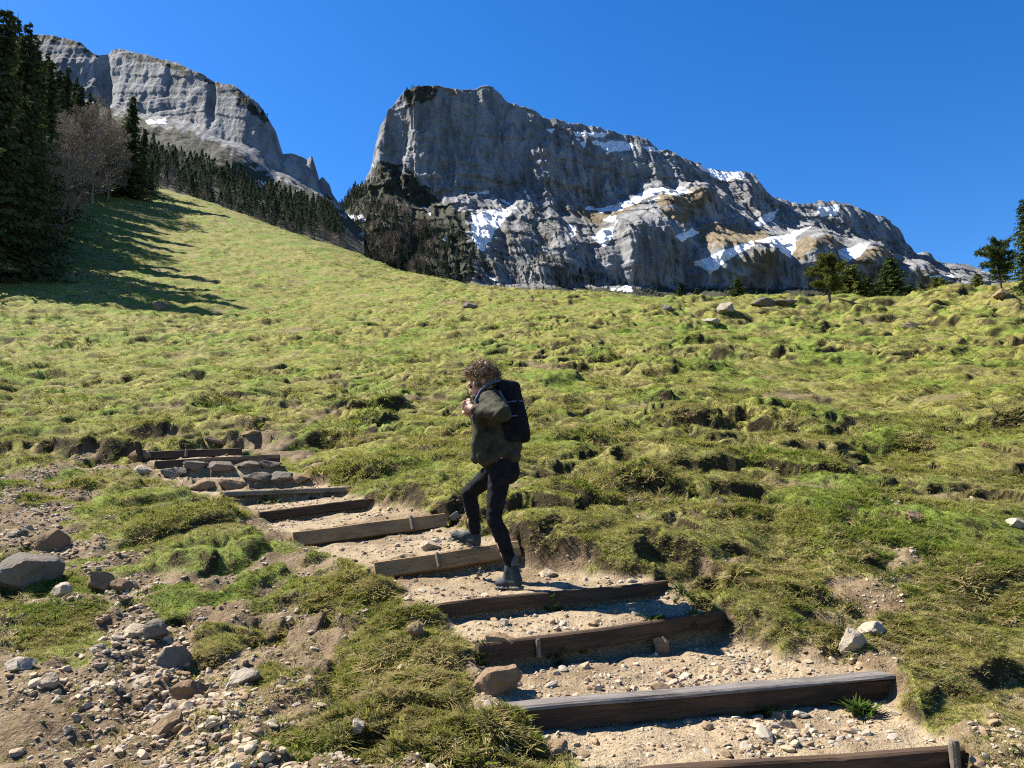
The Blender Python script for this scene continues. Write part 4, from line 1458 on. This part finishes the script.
# rank behind, higher on the slope
BK = [(34, 205, 52), (18, 210, 44), (48, 190, 60), (58, 180, 66), (68, 178, 72), (76, 172, 78), (40, 175, 58), (84, 170, 88), (12, 190, 40), (92, 172, 100), (100, 172, 112), (110, 175, 122), (26, 180, 56), (62, 165, 74), (52, 200, 80), (30, 225, 100), (10, 240, 90), (78, 190, 110), (-12, 230, 30),
      (66, 200, 110), (36, 245, 130), (20, 255, 140), (56, 215, 120), (34, 250, 52), (14, 268, 36), (-8, 270, 10), (46, 225, 90), (88, 185, 96), (104, 180, 104), (114, 182, 118), (72, 188, 84)]
for i, (px, b, t) in enumerate(BK):
    plant_px(SPR[(i * 7) % 4], 'spruce', px, b, t + (i % 3) * 4, 'dark spruce crowded into the shaded wood on the left slope', 'spruce', FG, i * .9, .95)
# trees just outside the frame whose shade falls on the meadow
for i, (px, b, h) in enumerate([(-70, 250, 20), (-110, 245, 18), (-40, 262, 18), (-20, 240, 20), (-90, 225, 22), (-45, 240, 18), (-75, 232, 20), (-50, 215, 22), (-120, 265, 15), (-25, 222, 22), (-90, 260, 16)]):
    q = hit(px, b)
    plant(SPR[i % 4], 'spruce', q[0], q[1], q[2] - .1, h, 'dark spruce of the shaded wood beyond the left edge of the photo', 'spruce', 'spruces beyond the left edge', i * 1.1)

# ---- trees on the crest to the right
def own_spruce(seed, h, r, low, mat, dens=1.0, twig=.3, rag=.25, droop=.3, power=.85):
    return (trunk_mesh(h * .97, max(.04, h * .014), bark, seed), spruce_crown(seed + 1, h, r, low, mat, dens, rag, twig, droop, power), h)


YS = own_spruce(300, 3.2, 1.15, .04, needle_g, 1.0, .34, .25)
YS2 = own_spruce(310, 4.2, 1.75, .03, needle_g, 1.1, .38, .25)
YS3 = own_spruce(320, 3.2, 1.3, .03, needle_y, 1.0, .34, .3, .1, .6)
CG = 'small conifers along the crest'
crest_trees = [(YS2, 893, 303, 257, 64, 'broad dark spruce on the crest right of the pine', 1.1, 'spruce'), (YS3, 852, 303, 264, 66, 'bushy olive conifer just behind the lone pine', 1.15, 'conifer'), (YS2, 868, 305, 276, 68, 'low dark spruce between the bushy conifer and the broad spruce', 1.1, 'spruce'),
               (YS, 739, 306, 278, 70, 'small bushy spruce on the crest above the grey boulder', 1.3, 'spruce'), (YS, 679, 305, 287, 74, 'tiny spruce on the crest, left of a pair', 1.0, 'spruce'), (YS, 697, 304, 288, 74, 'tiny spruce on the crest, right of a pair', 1.0, 'spruce'),
               (YS3, 938, 297, 277, 70, 'low olive conifer on the crest left of the last big pine', 1.4, 'conifer'), (YS3, 979, 294, 273, 66, 'small roundish conifer on the crest near the right edge', 1.0, 'conifer'), (YS, 921, 298, 282, 72, 'tiny dark spruce on the crest right of the broad spruce', .9, 'spruce'), (YS, 786, 303, 290, 68, 'very small spruce behind the jagged outcrop on the crest', 1.0, 'spruce'),
               (YS3, 958, 295, 284, 70, 'knee high conifer between two low conifers on the crest', 1.1, 'conifer'), (YS3, 880, 305, 284, 66, 'low olive bush conifer at the left foot of the broad spruce', 1.1, 'conifer')]
for i, (kd, px, b, t, Y, lab, wd, cat) in enumerate(crest_trees):
    plant_px(kd, 'small_conifer', px, b, t, lab, cat, CG, i * 1.7, wd, Y)


def pine(px, b, t, seed, r, low, lab, mat, Y=None, lobes=26):
    q = hit(px, b) if Y is None else P(px, b, Y)
    z = tz(q[0], q[1])
    h = float(P(px, t, q[1])[2] - z)
    cm, tips = pine_crown(seed, h, r, low, mat, lobes)
    o = plant((trunk_mesh(h * .95, h * .022, bark, seed + 2, .05), cm, h), 'pine_tree', q[0], q[1], z - .04, h, lab, 'pine')
    link('limbs', limbs_mesh(tips, bark, h * .008), o)
    return o


pine(830, 306, 252, 500, 1.25, .36, 'lone sunlit pine with a bare lower trunk on the crest', needle_y)
pine(1001, 289, 239, 510, 1.3, .28, 'dark pine with a short bare trunk near the right edge', needle_g, None, 30)
BS = own_spruce(330, 9, 1.9, .06, needle_g, .9, .34, .3)
plant_px(BS, 'spruce', 1031, 292, 198, 'tall spruce half cut by the right edge of the photo', 'spruce', None, .4, 1.0)

# ---- wood beyond the meadow
def far_mesh(seed, h, r, mat):
    rr = np.random.default_rng(seed)
    v, f = [], []
    for i in range(230):
        t = rr.random() ** .8
        a = rr.uniform(0, 6.28)
        L = r * (1 - t) ** .85 * rr.uniform(.35, 1.1) + .15
        c = np.array([math.cos(a) * L, math.sin(a) * L, h * (.04 + .94 * t) - .25 * L])
        d = np.array([math.cos(a), math.sin(a), -.6 + rr.normal(0, .3)]) * rr.uniform(.7, 1.5) * h / 18
        wv = np.cross(d, rr.normal(size=3)); wv = wv / np.linalg.norm(wv) * .38 * h / 18 * rr.uniform(.7, 1.4)
        s = len(v)
        v += [c - d * .6, c + wv, c + d * .6, c - wv]
        f.append((s, s + 1, s + 2, s + 3))
    return mesh_np('far_spruce', v, f, mat)


def far_bare(seed, h, r, mat):
    rr = np.random.default_rng(seed)
    v, f = [], []
    for i in range(330):
        q = rr.normal(size=3); q /= np.linalg.norm(q)
        c = np.array([q[0] * r, q[1] * r, h * .58 + q[2] * h * .42]) * np.array([1, 1, 1]) * 1.0
        c[:2] *= rr.uniform(.2, 1); c[2] = h * .15 + (c[2] - h * .15) * rr.uniform(.5, 1)
        d = np.array([q[0], q[1], abs(q[2]) + .8]) * rr.uniform(.5, 1.3)
        wv = np.cross(d, rr.normal(size=3)); wv = wv / np.linalg.norm(wv) * .07
        s = len(v)
        v += [c - d, c + wv - d * .1, c + d, c - wv - d * .1]
        f.append((s, s + 1, s + 2, s + 3))
    return mesh_np('far_bare', v, f, mat)


needle_hazed = leaf_mat('hazed_far_needles', [(0.036, 0.050, 0.030), (0.064, 0.082, 0.046), (0.055, 0.062, 0.045)], 0.2)  # spruce needles with the bluish haze of distance put into the colour
FS = [far_mesh(700 + i, 17, [4.2, 3.4, 4.8][i], needle_hazed) for i in range(3)]
FB = [far_bare(710 + i, 12, 5.5, twig_dark) for i in range(2)]


def add_far(protos, pts, smin, smax):
    n = len(pts)
    s = rng.uniform(smin, smax, n)
    return pts - np.array([0, 0, .4]), np.stack([np.zeros(n), np.zeros(n), rng.uniform(0, 6.28, n)], 1), np.stack([s * rng.uniform(.8, 1.2, n), s * rng.uniform(.8, 1.2, n), s], 1)


# nearest of the wood, seen one by one above the edge of the meadow: each a tree of its own
pp = on_slope(CV, Cfx, Cfy, Cnb, [(150, 158), (200, 186), (260, 212), (330, 232), (345, 250), (300, 240), (240, 224), (190, 204), (148, 190)], 62)
o_ = np.argsort(pp[:, 1])
for i, q in enumerate(pp[o_]):
    o = link('spruce', FS[i % 3], None, q - np.array([0, 0, .4]), (0, 0, i * 1.1))
    s = .32 + .85 * rng.random() ** 1.8
    o.scale = (s, s, s * rng.uniform(.9, 1.15))
    tag(o, 'dark spruce standing in the wood beyond the left edge of the meadow', 'spruce', 'spruces of the wood below the left cliff')
far_sets = [(CV, Cfx, Cfy, Cnb, [(60, 120), (150, 150), (215, 170), (290, 200), (335, 215), (345, 245), (250, 225), (150, 195), (60, 180)], 420, .8, 1.3, 0),
            (MV, Mfx, Mfy, Mnb, [(335, 195), (365, 186), (400, 215), (455, 235), (475, 250), (470, 292), (300, 262), (318, 228)], 420, .9, 1.6, 0),
            (MV, Mfx, Mfy, Mnb, [(366, 184), (382, 160), (395, 168), (430, 200), (400, 205)], 110, .4, .7, 0),
            (MV, Mfx, Mfy, Mnb, [(470, 262), (530, 245), (560, 262), (620, 285), (800, 290), (960, 294), (900, 300), (470, 296)], 300, .4, .8, 0),
            (MV, Mfx, Mfy, Mnb, [(530, 205), (560, 225), (550, 250), (515, 250)], 50, .4, .8, 0),
            (MV, Mfx, Mfy, Mnb, [(404, 90), (420, 86), (442, 90), (425, 100), (405, 104)], 45, .3, .5, 0),
            (CV, Cfx, Cfy, Cnb, [(240, 90), (268, 118), (264, 124), (244, 104)], 25, .3, .5, 0),
            (MV, Mfx, Mfy, Mnb, [(318, 226), (360, 222), (375, 202), (400, 205), (430, 225), (448, 255), (440, 280), (380, 268), (310, 246)], 170, 1.2, 2.1, 3)]
far_sets += [(CV, Cfx, Cfy, Cnb, [(150, 158), (200, 186), (260, 212), (330, 232), (345, 250), (300, 240), (240, 224), (190, 204), (148, 190)], 85, .35, .9, 3),
             (MV, Mfx, Mfy, Mnb, [(330, 205), (365, 190), (400, 222), (440, 262), (430, 285), (330, 262)], 260, .8, 1.5, 0)]
A_, B_, C_, I_ = [], [], [], []
for V, fx, fy, nb, poly, n, a, b, k0 in far_sets:
    p, r_, s_ = add_far(None, on_slope(V, fx, fy, nb, poly, n), a, b)
    A_.append(p); B_.append(r_); C_.append(s_)
    I_.append(rng.integers(0, 3, n) if k0 == 0 else rng.integers(3, 5, n))
scatter('distant_wood', np.concatenate(A_), np.concatenate(B_), np.concatenate(C_), np.concatenate(I_), FS + FB, 'dark far off wood of spruces and leafless trees under the cliffs', cat='wood')

print('TIME f_trees.py', round(time.time() - _T0, 1))
# ================================================================== THE WALKER
YH = 5.58
HP = PV(508, 580, YH)
HP.z = tz(HP.x, HP.y)


def W(px, py, dy=0.0):
    """Point of the figure, relative to the standing foot."""
    return PV(px, py, YH) - PV(508, 580, YH) + Vector((0, dy, 0))


def _ico(sub):
    bm = bmesh.new()
    bmesh.ops.create_icosphere(bm, subdivisions=sub, radius=1)
    v = np.array([q.co for q in bm.verts])
    f = np.array([[q.index for q in p.verts] for p in bm.faces])
    bm.free()
    return v, f


ICO = {2: _ico(2), 3: _ico(3)}


def blob_mesh(name, items, voxel, mat, smooth=4, noise=0.0, nsc=18.0, seed=0):
    """Union of tapered limbs (p0, r0, p1, r1) and ellipsoids (p, (rx, ry, rz)[, rot]) as one continuous skin."""
    VS, FS_, off = [], [], 0

    def ball(c, r, rot=None, sub=2):
        nonlocal off
        v, f = ICO[sub]
        v = v * np.array(r if hasattr(r, '__len__') else (r, r, r), float)
        if rot is not None:
            v = v @ np.array(rot.to_matrix()).T
        VS.append(v + np.array(c)); FS_.append(f + off); off += len(v)
    for it in items:
        if len(it) == 4:
            p0, r0, p1, r1 = it
            p0, p1 = Vector(p0), Vector(p1)
            n = max(2, int((p1 - p0).length / (min(r0, r1) * .4)) + 1)
            for i in range(n + 1):
                t = i / n
                ball(p0.lerp(p1, t), r0 + (r1 - r0) * t)
        else:
            ball(it[0], it[1], it[2] if len(it) > 2 else None, 3)
    tmp = mesh_np('tmp', np.concatenate(VS), np.concatenate(FS_))
    o = bpy.data.objects.new('tmp', tmp)
    COL.objects.link(o)
    m = o.modifiers.new('r', 'REMESH')
    m.mode = 'VOXEL'; m.voxel_size = voxel
    if smooth:
        s = o.modifiers.new('s', 'SMOOTH'); s.factor = .5; s.iterations = smooth
    dg = bpy.context.evaluated_depsgraph_get()
    dg.update()
    me = bpy.data.meshes.new_from_object(o.evaluated_get(dg))
    bpy.data.objects.remove(o)
    bpy.data.meshes.remove(tmp)
    me.name = name
    me.materials.clear()
    me.materials.append(mat)
    if noise:
        n = len(me.vertices)
        v = np.empty(n * 3, np.float32); me.vertices.foreach_get('co', v); v = v.reshape(-1, 3)
        nn = np.empty(n * 3, np.float32); me.vertices.foreach_get('normal', nn); nn = nn.reshape(-1, 3)
        d = ridge(v[:, 0] * nsc + v[:, 1] * nsc * .7, v[:, 2] * nsc * .8 + v[:, 1] * nsc * .5, 3, 60 + seed)
        v = v + nn * (d * noise)[:, None]
        me.vertices.foreach_set('co', v.astype(np.float32).ravel())
    me.shade_smooth()
    me.update()
    return me


def cloth_mat(name, c0, c1, rough=.85, sc_=25, sheen=0.0, spec=.2):
    k = NT(name)
    o = k.obj()
    n = k.noise(sc_, 4, .6, o)
    f = k.noise(sc_ * 9, 2, .6, o)
    b = k.bsdf(k.mix(k.step(.35, .65, n), c0, c1), rough, k.math('ADD', n, k.math('MULTIPLY', f, .3)), .5, .006, spec)
    return k.m


skin = cloth_mat('skin', (0.42, 0.235, 0.165), (0.48, 0.28, 0.20), .55, 12)
olive = cloth_mat('olive_jacket_cloth', (0.020, 0.020, 0.012), (0.036, 0.035, 0.022), .8, 22, spec=.15)
black_knit = cloth_mat('black_leggings_cloth', (0.006, 0.006, 0.008), (0.011, 0.011, 0.014), .9, 20, spec=.1)
black_cloth = cloth_mat('black_pack_cloth', (0.005, 0.0055, 0.008), (0.010, 0.011, 0.015), .95, 20, spec=.08)
strap_mat = cloth_mat('blue_grey_strap', (0.045, 0.055, 0.085), (0.07, 0.08, 0.12), .7, 30)
boot_mat = cloth_mat('teal_grey_boot', (0.018, 0.025, 0.028), (0.036, 0.045, 0.048), .7, 22)
sole_mat = cloth_mat('grey_boot_sole', (0.07, 0.068, 0.06), (0.12, 0.115, 0.10), .8, 22)
sock_mat = cloth_mat('grey_sock', (0.05, 0.05, 0.055), (0.09, 0.09, 0.095), .9, 30)
hair_mat = cloth_mat('brown_blond_curls', (0.075, 0.047, 0.024), (0.27, 0.175, 0.085), .6, 60, spec=.5)
scarf_mat = cloth_mat('dark_inner_layer', (0.015, 0.014, 0.016), (0.03, 0.028, 0.03), .85, 20)
eye_mat = cloth_mat('dark_eye', (0.02, 0.015, 0.012), (0.03, 0.02, 0.015), .3, 20)

person = bpy.data.objects.new('person', None)
COL.objects.link(person)
person.location = HP
tag(person, 'walker with curly hair in olive jacket and black leggings climbing the steps', 'person')

# joints
hipN, kneN, ankN = W(501, 460, -.085), W(494, 511, -.10), W(512, 561, -.075)
hipF, kneF, ankF = W(499, 460, .085), W(466, 486, .24), W(473, 531, .34)
shN, elN, wrN = W(490, 396, -.165), W(503, 411, -.33), W(478, 406, -.185)
shF, elF, wrF = W(486, 397, .165), W(497, 413, .30), W(474, 407, .17)
hdN, hdF = W(470, 402, -.13), W(468, 403, .10)
neck0, neck1, headc = W(489, 392), W(482, 381), W(481, 374)
tilt = Euler((0, math.radians(-26), 0))          # head bent forward, looking down at the step


def H(x, y, z):
    """Head frame: x forward is -X of the scene."""
    v = Vector((x, y, z)); v.rotate(tilt)
    return headc + v


fing = []
for hd, wr, sg in ((hdN, wrN, -1), (hdF, wrF, 1)):
    d = (hd - wr).normalized()
    up = Vector((0, 0, 1)); side = d.cross(up).normalized(); up = side.cross(d).normalized()
    fing.append((wr, .026, hd - d * .02, .030))
    fing.append((hd, (.038, .026, .040)))
    for i in range(4):            # four fingers close round the strap
        b = hd + d * .022 + up * (.030 - .019 * i) - side * sg * .012
        m_ = b + d * (.026 - .003 * abs(i - 1.3)) + side * sg * .016
        e_ = m_ - d * .012 + side * sg * (.030 - .003 * abs(i - 1.2))
        fing += [(b, .0098, m_, .0092), (m_, .0092, e_, .0082)]
    tb = hd + up * .028 - d * .012
    tm = tb + up * .024 + d * .020
    fing += [(tb, .0125, tm, .0105), (tm, .0105, tm + d * .024 - up * .004, .009)]
ankle_r = .034
body = [(W(500, 452), (.125, .16, .12)), (W(500, 440), .10, W(494, 412), .105), (W(494, 408), (.11, .16, .12)), (shN, .052, shF, .052),
        (neck0, .056, neck1, .050), (neck1, .050, headc, .05),
        (H(0.012, 0, .02), (.094, .074, .098), tilt), (H(-.045, 0, -.045), (.052, .055, .068), tilt), (H(-.072, 0, -.088), (.022, .026, .018)),
        (H(-.092, 0, -.028), .014, H(-.107, 0, -.048), .0125), (H(-.088, 0, .012), (.016, .045, .012)),
        (H(-.088, 0, -.066), (.012, .022, .006)), (H(-.087, 0, -.076), (.011, .020, .006)), (H(.015, -.076, -.02), (.018, .009, .03)), (H(.015, .076, -.02), (.018, .009, .03)),
        (shN, .046, elN, .038), (elN, .037, wrN, .026), (shF, .046, elF, .038), (elF, .037, wrF, .026),
        (hipN, .080, kneN, .050), (kneN, .048, kneN.lerp(ankN, .3) + Vector((.012, 0, 0)), .049), (kneN.lerp(ankN, .3), .046, ankN, ankle_r),
        (hipF, .080, kneF, .050), (kneF, .048, kneF.lerp(ankF, .3) + Vector((.012, 0, 0)), .049), (kneF.lerp(ankF, .3), .046, ankF, ankle_r)] + fing
toN, heN = W(500, 576, -.02), W(517, 575, -.09)
toF, heF = W(451, 531, .40), W(474, 539, .33)
body += [(ankN, .034, heN, .03), (heN, .032, toN, .026), (ankF, .034, heF, .03), (heF, .032, toF, .026)]
bo = link('body', blob_mesh('body', body, .0058, skin, 3), person)
for s_ in (-1, 1):
    link('eye', blob_mesh('eye', [(H(-.084, s_ * .030, -.012), (.010, .012, .009))], .003, eye_mat, 1), person)

# leggings
leg = [(W(501, 457), (.128, .168, .10)), (W(500, 448), (.098, .14, .08)), (W(508, 464, -.07), (.085, .085, .09)), (W(508, 464, .07), (.085, .085, .09)),
       (hipN, .090, kneN, .054), (kneN, .053, kneN.lerp(ankN, .32) + Vector((.014, 0, 0)), .057), (kneN.lerp(ankN, .32) + Vector((.012, 0, 0)), .055, ankN + Vector((0, 0, .02)), .041),
       (hipF, .090, kneF, .054), (kneF, .053, kneF.lerp(ankF, .32) + Vector((.014, 0, 0)), .057), (kneF.lerp(ankF, .32) + Vector((.012, 0, 0)), .055, ankF + Vector((0, 0, .02)), .041)]
link('leggings', blob_mesh('leggings', leg, .0075, black_knit, 4, .0022, 22, 1), person)

# boots with soles
for an, he, to, pit in ((ankN, heN, toN, 0.0), (ankF, heF, toF, 0.0)):
    d = (to - he).normalized()
    mid = he.lerp(to, .55)
    bt = [(an + Vector((0, 0, .012)),   .044, he + Vector((0, 0, .022)), .039), (he + Vector((0, 0, .012)), .038, mid + Vector((0, 0, .022)), .039), (mid + Vector((0, 0, .016)), .043, to + Vector((0, 0, .006)), .035),
          (an + d * .01 + Vector((0, 0, .02)), .046, mid + Vector((0, 0, .03)), .036)]
    b_ = link('boot', blob_mesh('boot', bt, .006, boot_mat, 3, .0012, 40, 2), person)
    dn = Vector((0, 0, -1)); sd = d.cross(Vector((0, 0, 1))).normalized(); dn = d.cross(sd).normalized()
    if dn.z > 0: dn = -dn
    sl_ = []
    for t, w_ in ((-.16, .030), (0, .036), (.2, .034), (.45, .033), (.7, .039), (.95, .036), (1.1, .026)):
        c = he.lerp(to, t) + dn * .024
        for q in (-1, -.5, 0, .5, 1):
            sl_.append((c + sd * w_ * q * .75, (.020, .016, .0125)))
    link('sole', blob_mesh('sole', sl_, .005, sole_mat, 2), b_)
    link('sock', blob_mesh('sock', [(an + Vector((0, 0, .045)), .046, an + Vector((0, 0, .066)), .046)], .006, sock_mat, 2), b_)
    lace = []
    for t in (.30, .42, .54):
        c = he.lerp(to, t) + Vector((0, 0, .062 - .02 * (t - .3) * 4))
        lace.append((c - sd * .022, .0045, c + sd * .022, .0045))
    link('laces', blob_mesh('laces', lace, .003, sole_mat, 1), b_)

# jacket: shell, sleeves, open front flaps, hood
jk = [(W(500, 433), (.114, .165, .15)), (W(495, 412), (.114, .172, .13)), (W(492, 400), (.105, .175, .07)), (shN, .068, shF, .068),
      (W(502, 446), (.128, .172, .092)), (W(508, 438), (.10, .165, .10)), (W(492, 452, -.06), (.10, .12, .06)), (W(492, 452, .06), (.10, .12, .06)), (W(512, 449, -.08), (.06, .08, .055)), (W(512, 449, .08), (.06, .08, .055)),
      (shN, .070, elN, .062), (elN, .062, wrN, .045), (shF, .070, elF, .062), (elF, .062, wrF, .045),
      (W(481, 402, -.10), .05, W(478, 440, -.12), .040), (W(478, 440, -.12), .040, W(475, 452, -.12), .024), (W(486, 430, -.12), .05, W(482, 452, -.14), .032),
      (W(481, 402, .10), .05, W(478, 440, .12), .040), (W(478, 440, .12), .040, W(475, 452, .12), .024),
      (W(472, 452, -.11), .013, W(478, 454, -.13), .014)]
j_ = link('jacket', blob_mesh('jacket', jk, .0085, olive, 3, .0048, 17, 3), person)
hood = [(W(500, 386), (.052, .11, .040)), (W(494, 388, -.09), .038, W(484, 391, -.105), .028), (W(494, 388, .09), .038, W(484, 391, .105), .028), (W(501, 383, -.05), .036, W(501, 383, .05), .036)]
link('hood', blob_mesh('hood', hood, .007, olive, 3, .005, 18, 4), j_)
link('inner_top', blob_mesh('inner_top', [(W(484, 396), (.075, .085, .06)), (W(482, 412), (.08, .09, .10)), (W(479, 390), (.05, .06, .035))], .008, scarf_mat, 3, .003, 18, 5), person)

# curly hair: a cap with many ringlets
hr = [(H(.022, 0, .034), (.098, .088, .086), tilt), (H(.058, 0, -.020), (.066, .090, .090), tilt)]
r_ = np.random.default_rng(4)
for i in range(110):
    a, b = r_.uniform(-1.15, 2.75), r_.normal(0, .75)
    dv = Vector((math.sin(a) * math.cos(b), math.sin(b), math.cos(a) * math.cos(b)))
    c = H(.022, 0, .026) + Vector(tilt.to_matrix() @ Vector((dv.x * .108, dv.y * .098, dv.z * .102)))
    rel = tilt.to_matrix().inverted() @ (c - headc)
    if rel.x < -.070 and rel.z < .055: continue
    hr.append((c, r_.uniform(.012, .020)))
for i in range(46):        # longer locks at the nape and over the ears
    sd = r_.uniform(-1, 1)
    p = H(r_.uniform(-.03, .085), sd * .086 * (1 if abs(sd) > .5 else .9), r_.uniform(-.05, 0))
    q = p + Vector((r_.uniform(-.02, .035), r_.normal(0, .012), -r_.uniform(.04, .10)))
    hr += [(p, .017, p.lerp(q, .5) + Vector((r_.normal(0, .012), r_.normal(0, .01), 0)), .015), (p.lerp(q, .5), .014, q, .009)]
ho = link('hair', blob_mesh('hair', hr, .0055, hair_mat, 2, .004, 30, 6), person)
# loose curls standing off the outline
v, f = [], []
for i in range(1500):
    a, b = r_.uniform(-1.1, 2.7), r_.normal(0, .75)
    dv = Vector((math.sin(a) * math.cos(b), math.sin(b), math.cos(a) * math.cos(b)))
    loc = Vector((dv.x * .105, dv.y * .095, dv.z * .10))
    if loc.x < -.065 and loc.z < .05: continue
    c = H(.022, 0, .026) + tilt.to_matrix() @ loc
    n_ = (tilt.to_matrix() @ dv).normalized()
    t1 = n_.cross(Vector(r_.normal(size=3))).normalized()
    t2 = n_.cross(t1)
    R0, pitch_ = r_.uniform(.007, .016), r_.uniform(.004, .012)
    prev = None
    for s_ in range(9):
        th = s_ * .95
        p = c + n_ * (R0 * math.sin(th) + pitch_ * s_ * .45) + t1 * R0 * math.cos(th) * 1.3 + t2 * (s_ - 3) * .0035 - Vector((0, 0, .0016 * s_))
        if prev is not None:
            tube(v, f, prev, p, .0012, .0012, 3)
        prev = p
link('curls', mesh_np('curls', v, f, hair_mat, True), ho)

# ================================================================== BACKPACK (worn by the walker, a thing of its own)
pack = bpy.data.objects.new('backpack', None)
COL.objects.link(pack)
pack.location = HP
tag(pack, "black rounded backpack on the walker's back", 'backpack')


def superbox(name, c, r, rot, mat, e=.55, n=28, noise=.004, seed=0):
    u = np.linspace(-np.pi / 2, np.pi / 2, n)[:, None]
    t = np.linspace(-np.pi, np.pi, n * 2 + 1)[None, :]
    sg = lambda a, p: np.sign(a) * np.abs(a) ** p
    x = sg(np.cos(u), e) * sg(np.cos(t), e); y = sg(np.cos(u), e) * sg(np.sin(t), e); z = sg(np.sin(u), e * .9) + 0 * t
    v = np.stack([x * r[0], y * r[1], z * r[2]], -1).reshape(-1, 3)
    v[:, 0] *= 1 + .16 * (-v[:, 2] / r[2])          # fuller towards the bottom
    v += (fbm(v[:, 0] * 14 + seed, v[:, 2] * 14 + v[:, 1] * 9, 3, 70 + seed) * noise)[:, None] * v / np.maximum(np.linalg.norm(v, axis=1, keepdims=True), 1e-6) * 1.5
    R_ = np.array(rot.to_matrix())
    v = v @ R_.T + np.array(c)
    return mesh_np(name, v, grid_faces(n, n * 2 + 1), mat, True)


pr_ = Euler((0, math.radians(-9), 0))
link('pack_body', superbox('pack_body', W(512, 406), (.10, .16, .212), pr_, black_cloth, .5), pack)
link('front_pocket', superbox('front_pocket', W(521, 417), (.052, .125, .135), pr_, black_cloth, .55, seed=3), pack)
link('top_lid', superbox('top_lid', W(509, 381), (.088, .145, .05), Euler((0, math.radians(10), 0)), black_cloth, .6, seed=5), pack)
for s_ in (-1, 1):
    link('side_pocket', superbox('side_pocket', W(513, 424, s_ * .15), (.06, .026, .09), pr_, black_cloth, .6, seed=6), pack)
    st_ = []
    pth = [W(503, 383, s_ * .085), W(496, 384, s_ * .105), W(489, 387, s_ * .115), W(482, 393, s_ * .125), W(477, 402, s_ * .13), W(478, 414, s_ * .14)]
    for a, b in zip(pth[:-1], pth[1:]):
        for q in (-.016, 0, .016):
            st_.append((a + Vector((0, q, .055 if a is not pth[-1] else 0)), .012, b + Vector((0, q, .055 if b is not pth[-1] else .02)), .012))
    link('shoulder_strap', blob_mesh('shoulder_strap', st_, .006, strap_mat, 2), pack)
    ls = [(W(500, 388, s_ * .165), .012, W(505, 397, s_ * .185), .010), (W(505, 397, s_ * .185), .010, W(509, 404, s_ * .165), .009)]
    link('load_strap', blob_mesh('load_strap', ls, .005, strap_mat, 1), pack)
for zz_ in (396, 410):
    link('compression_strap', blob_mesh('compression_strap', [(W(503, zz_ + 2, -.150), .007, W(512, zz_ + 1, -.166), .007), (W(512, zz_ + 1, -.166), .007, W(522, zz_, -.140), .007)], .004, strap_mat, 1), pack)
link('zip', blob_mesh('zip', [(W(526, 402, -.10), .005, W(528, 400, 0), .005), (W(528, 400, 0), .005, W(526, 402, .10), .005)], .004, strap_mat, 1), pack)
link('grab_handle', blob_mesh('grab_handle', [(W(500, 377, -.03), .008, W(502, 374, 0), .008), (W(502, 374, 0), .008, W(500, 377, .03), .008)], .004, strap_mat, 1), pack)

print('TIME g_hiker.py', round(time.time() - _T0, 1))
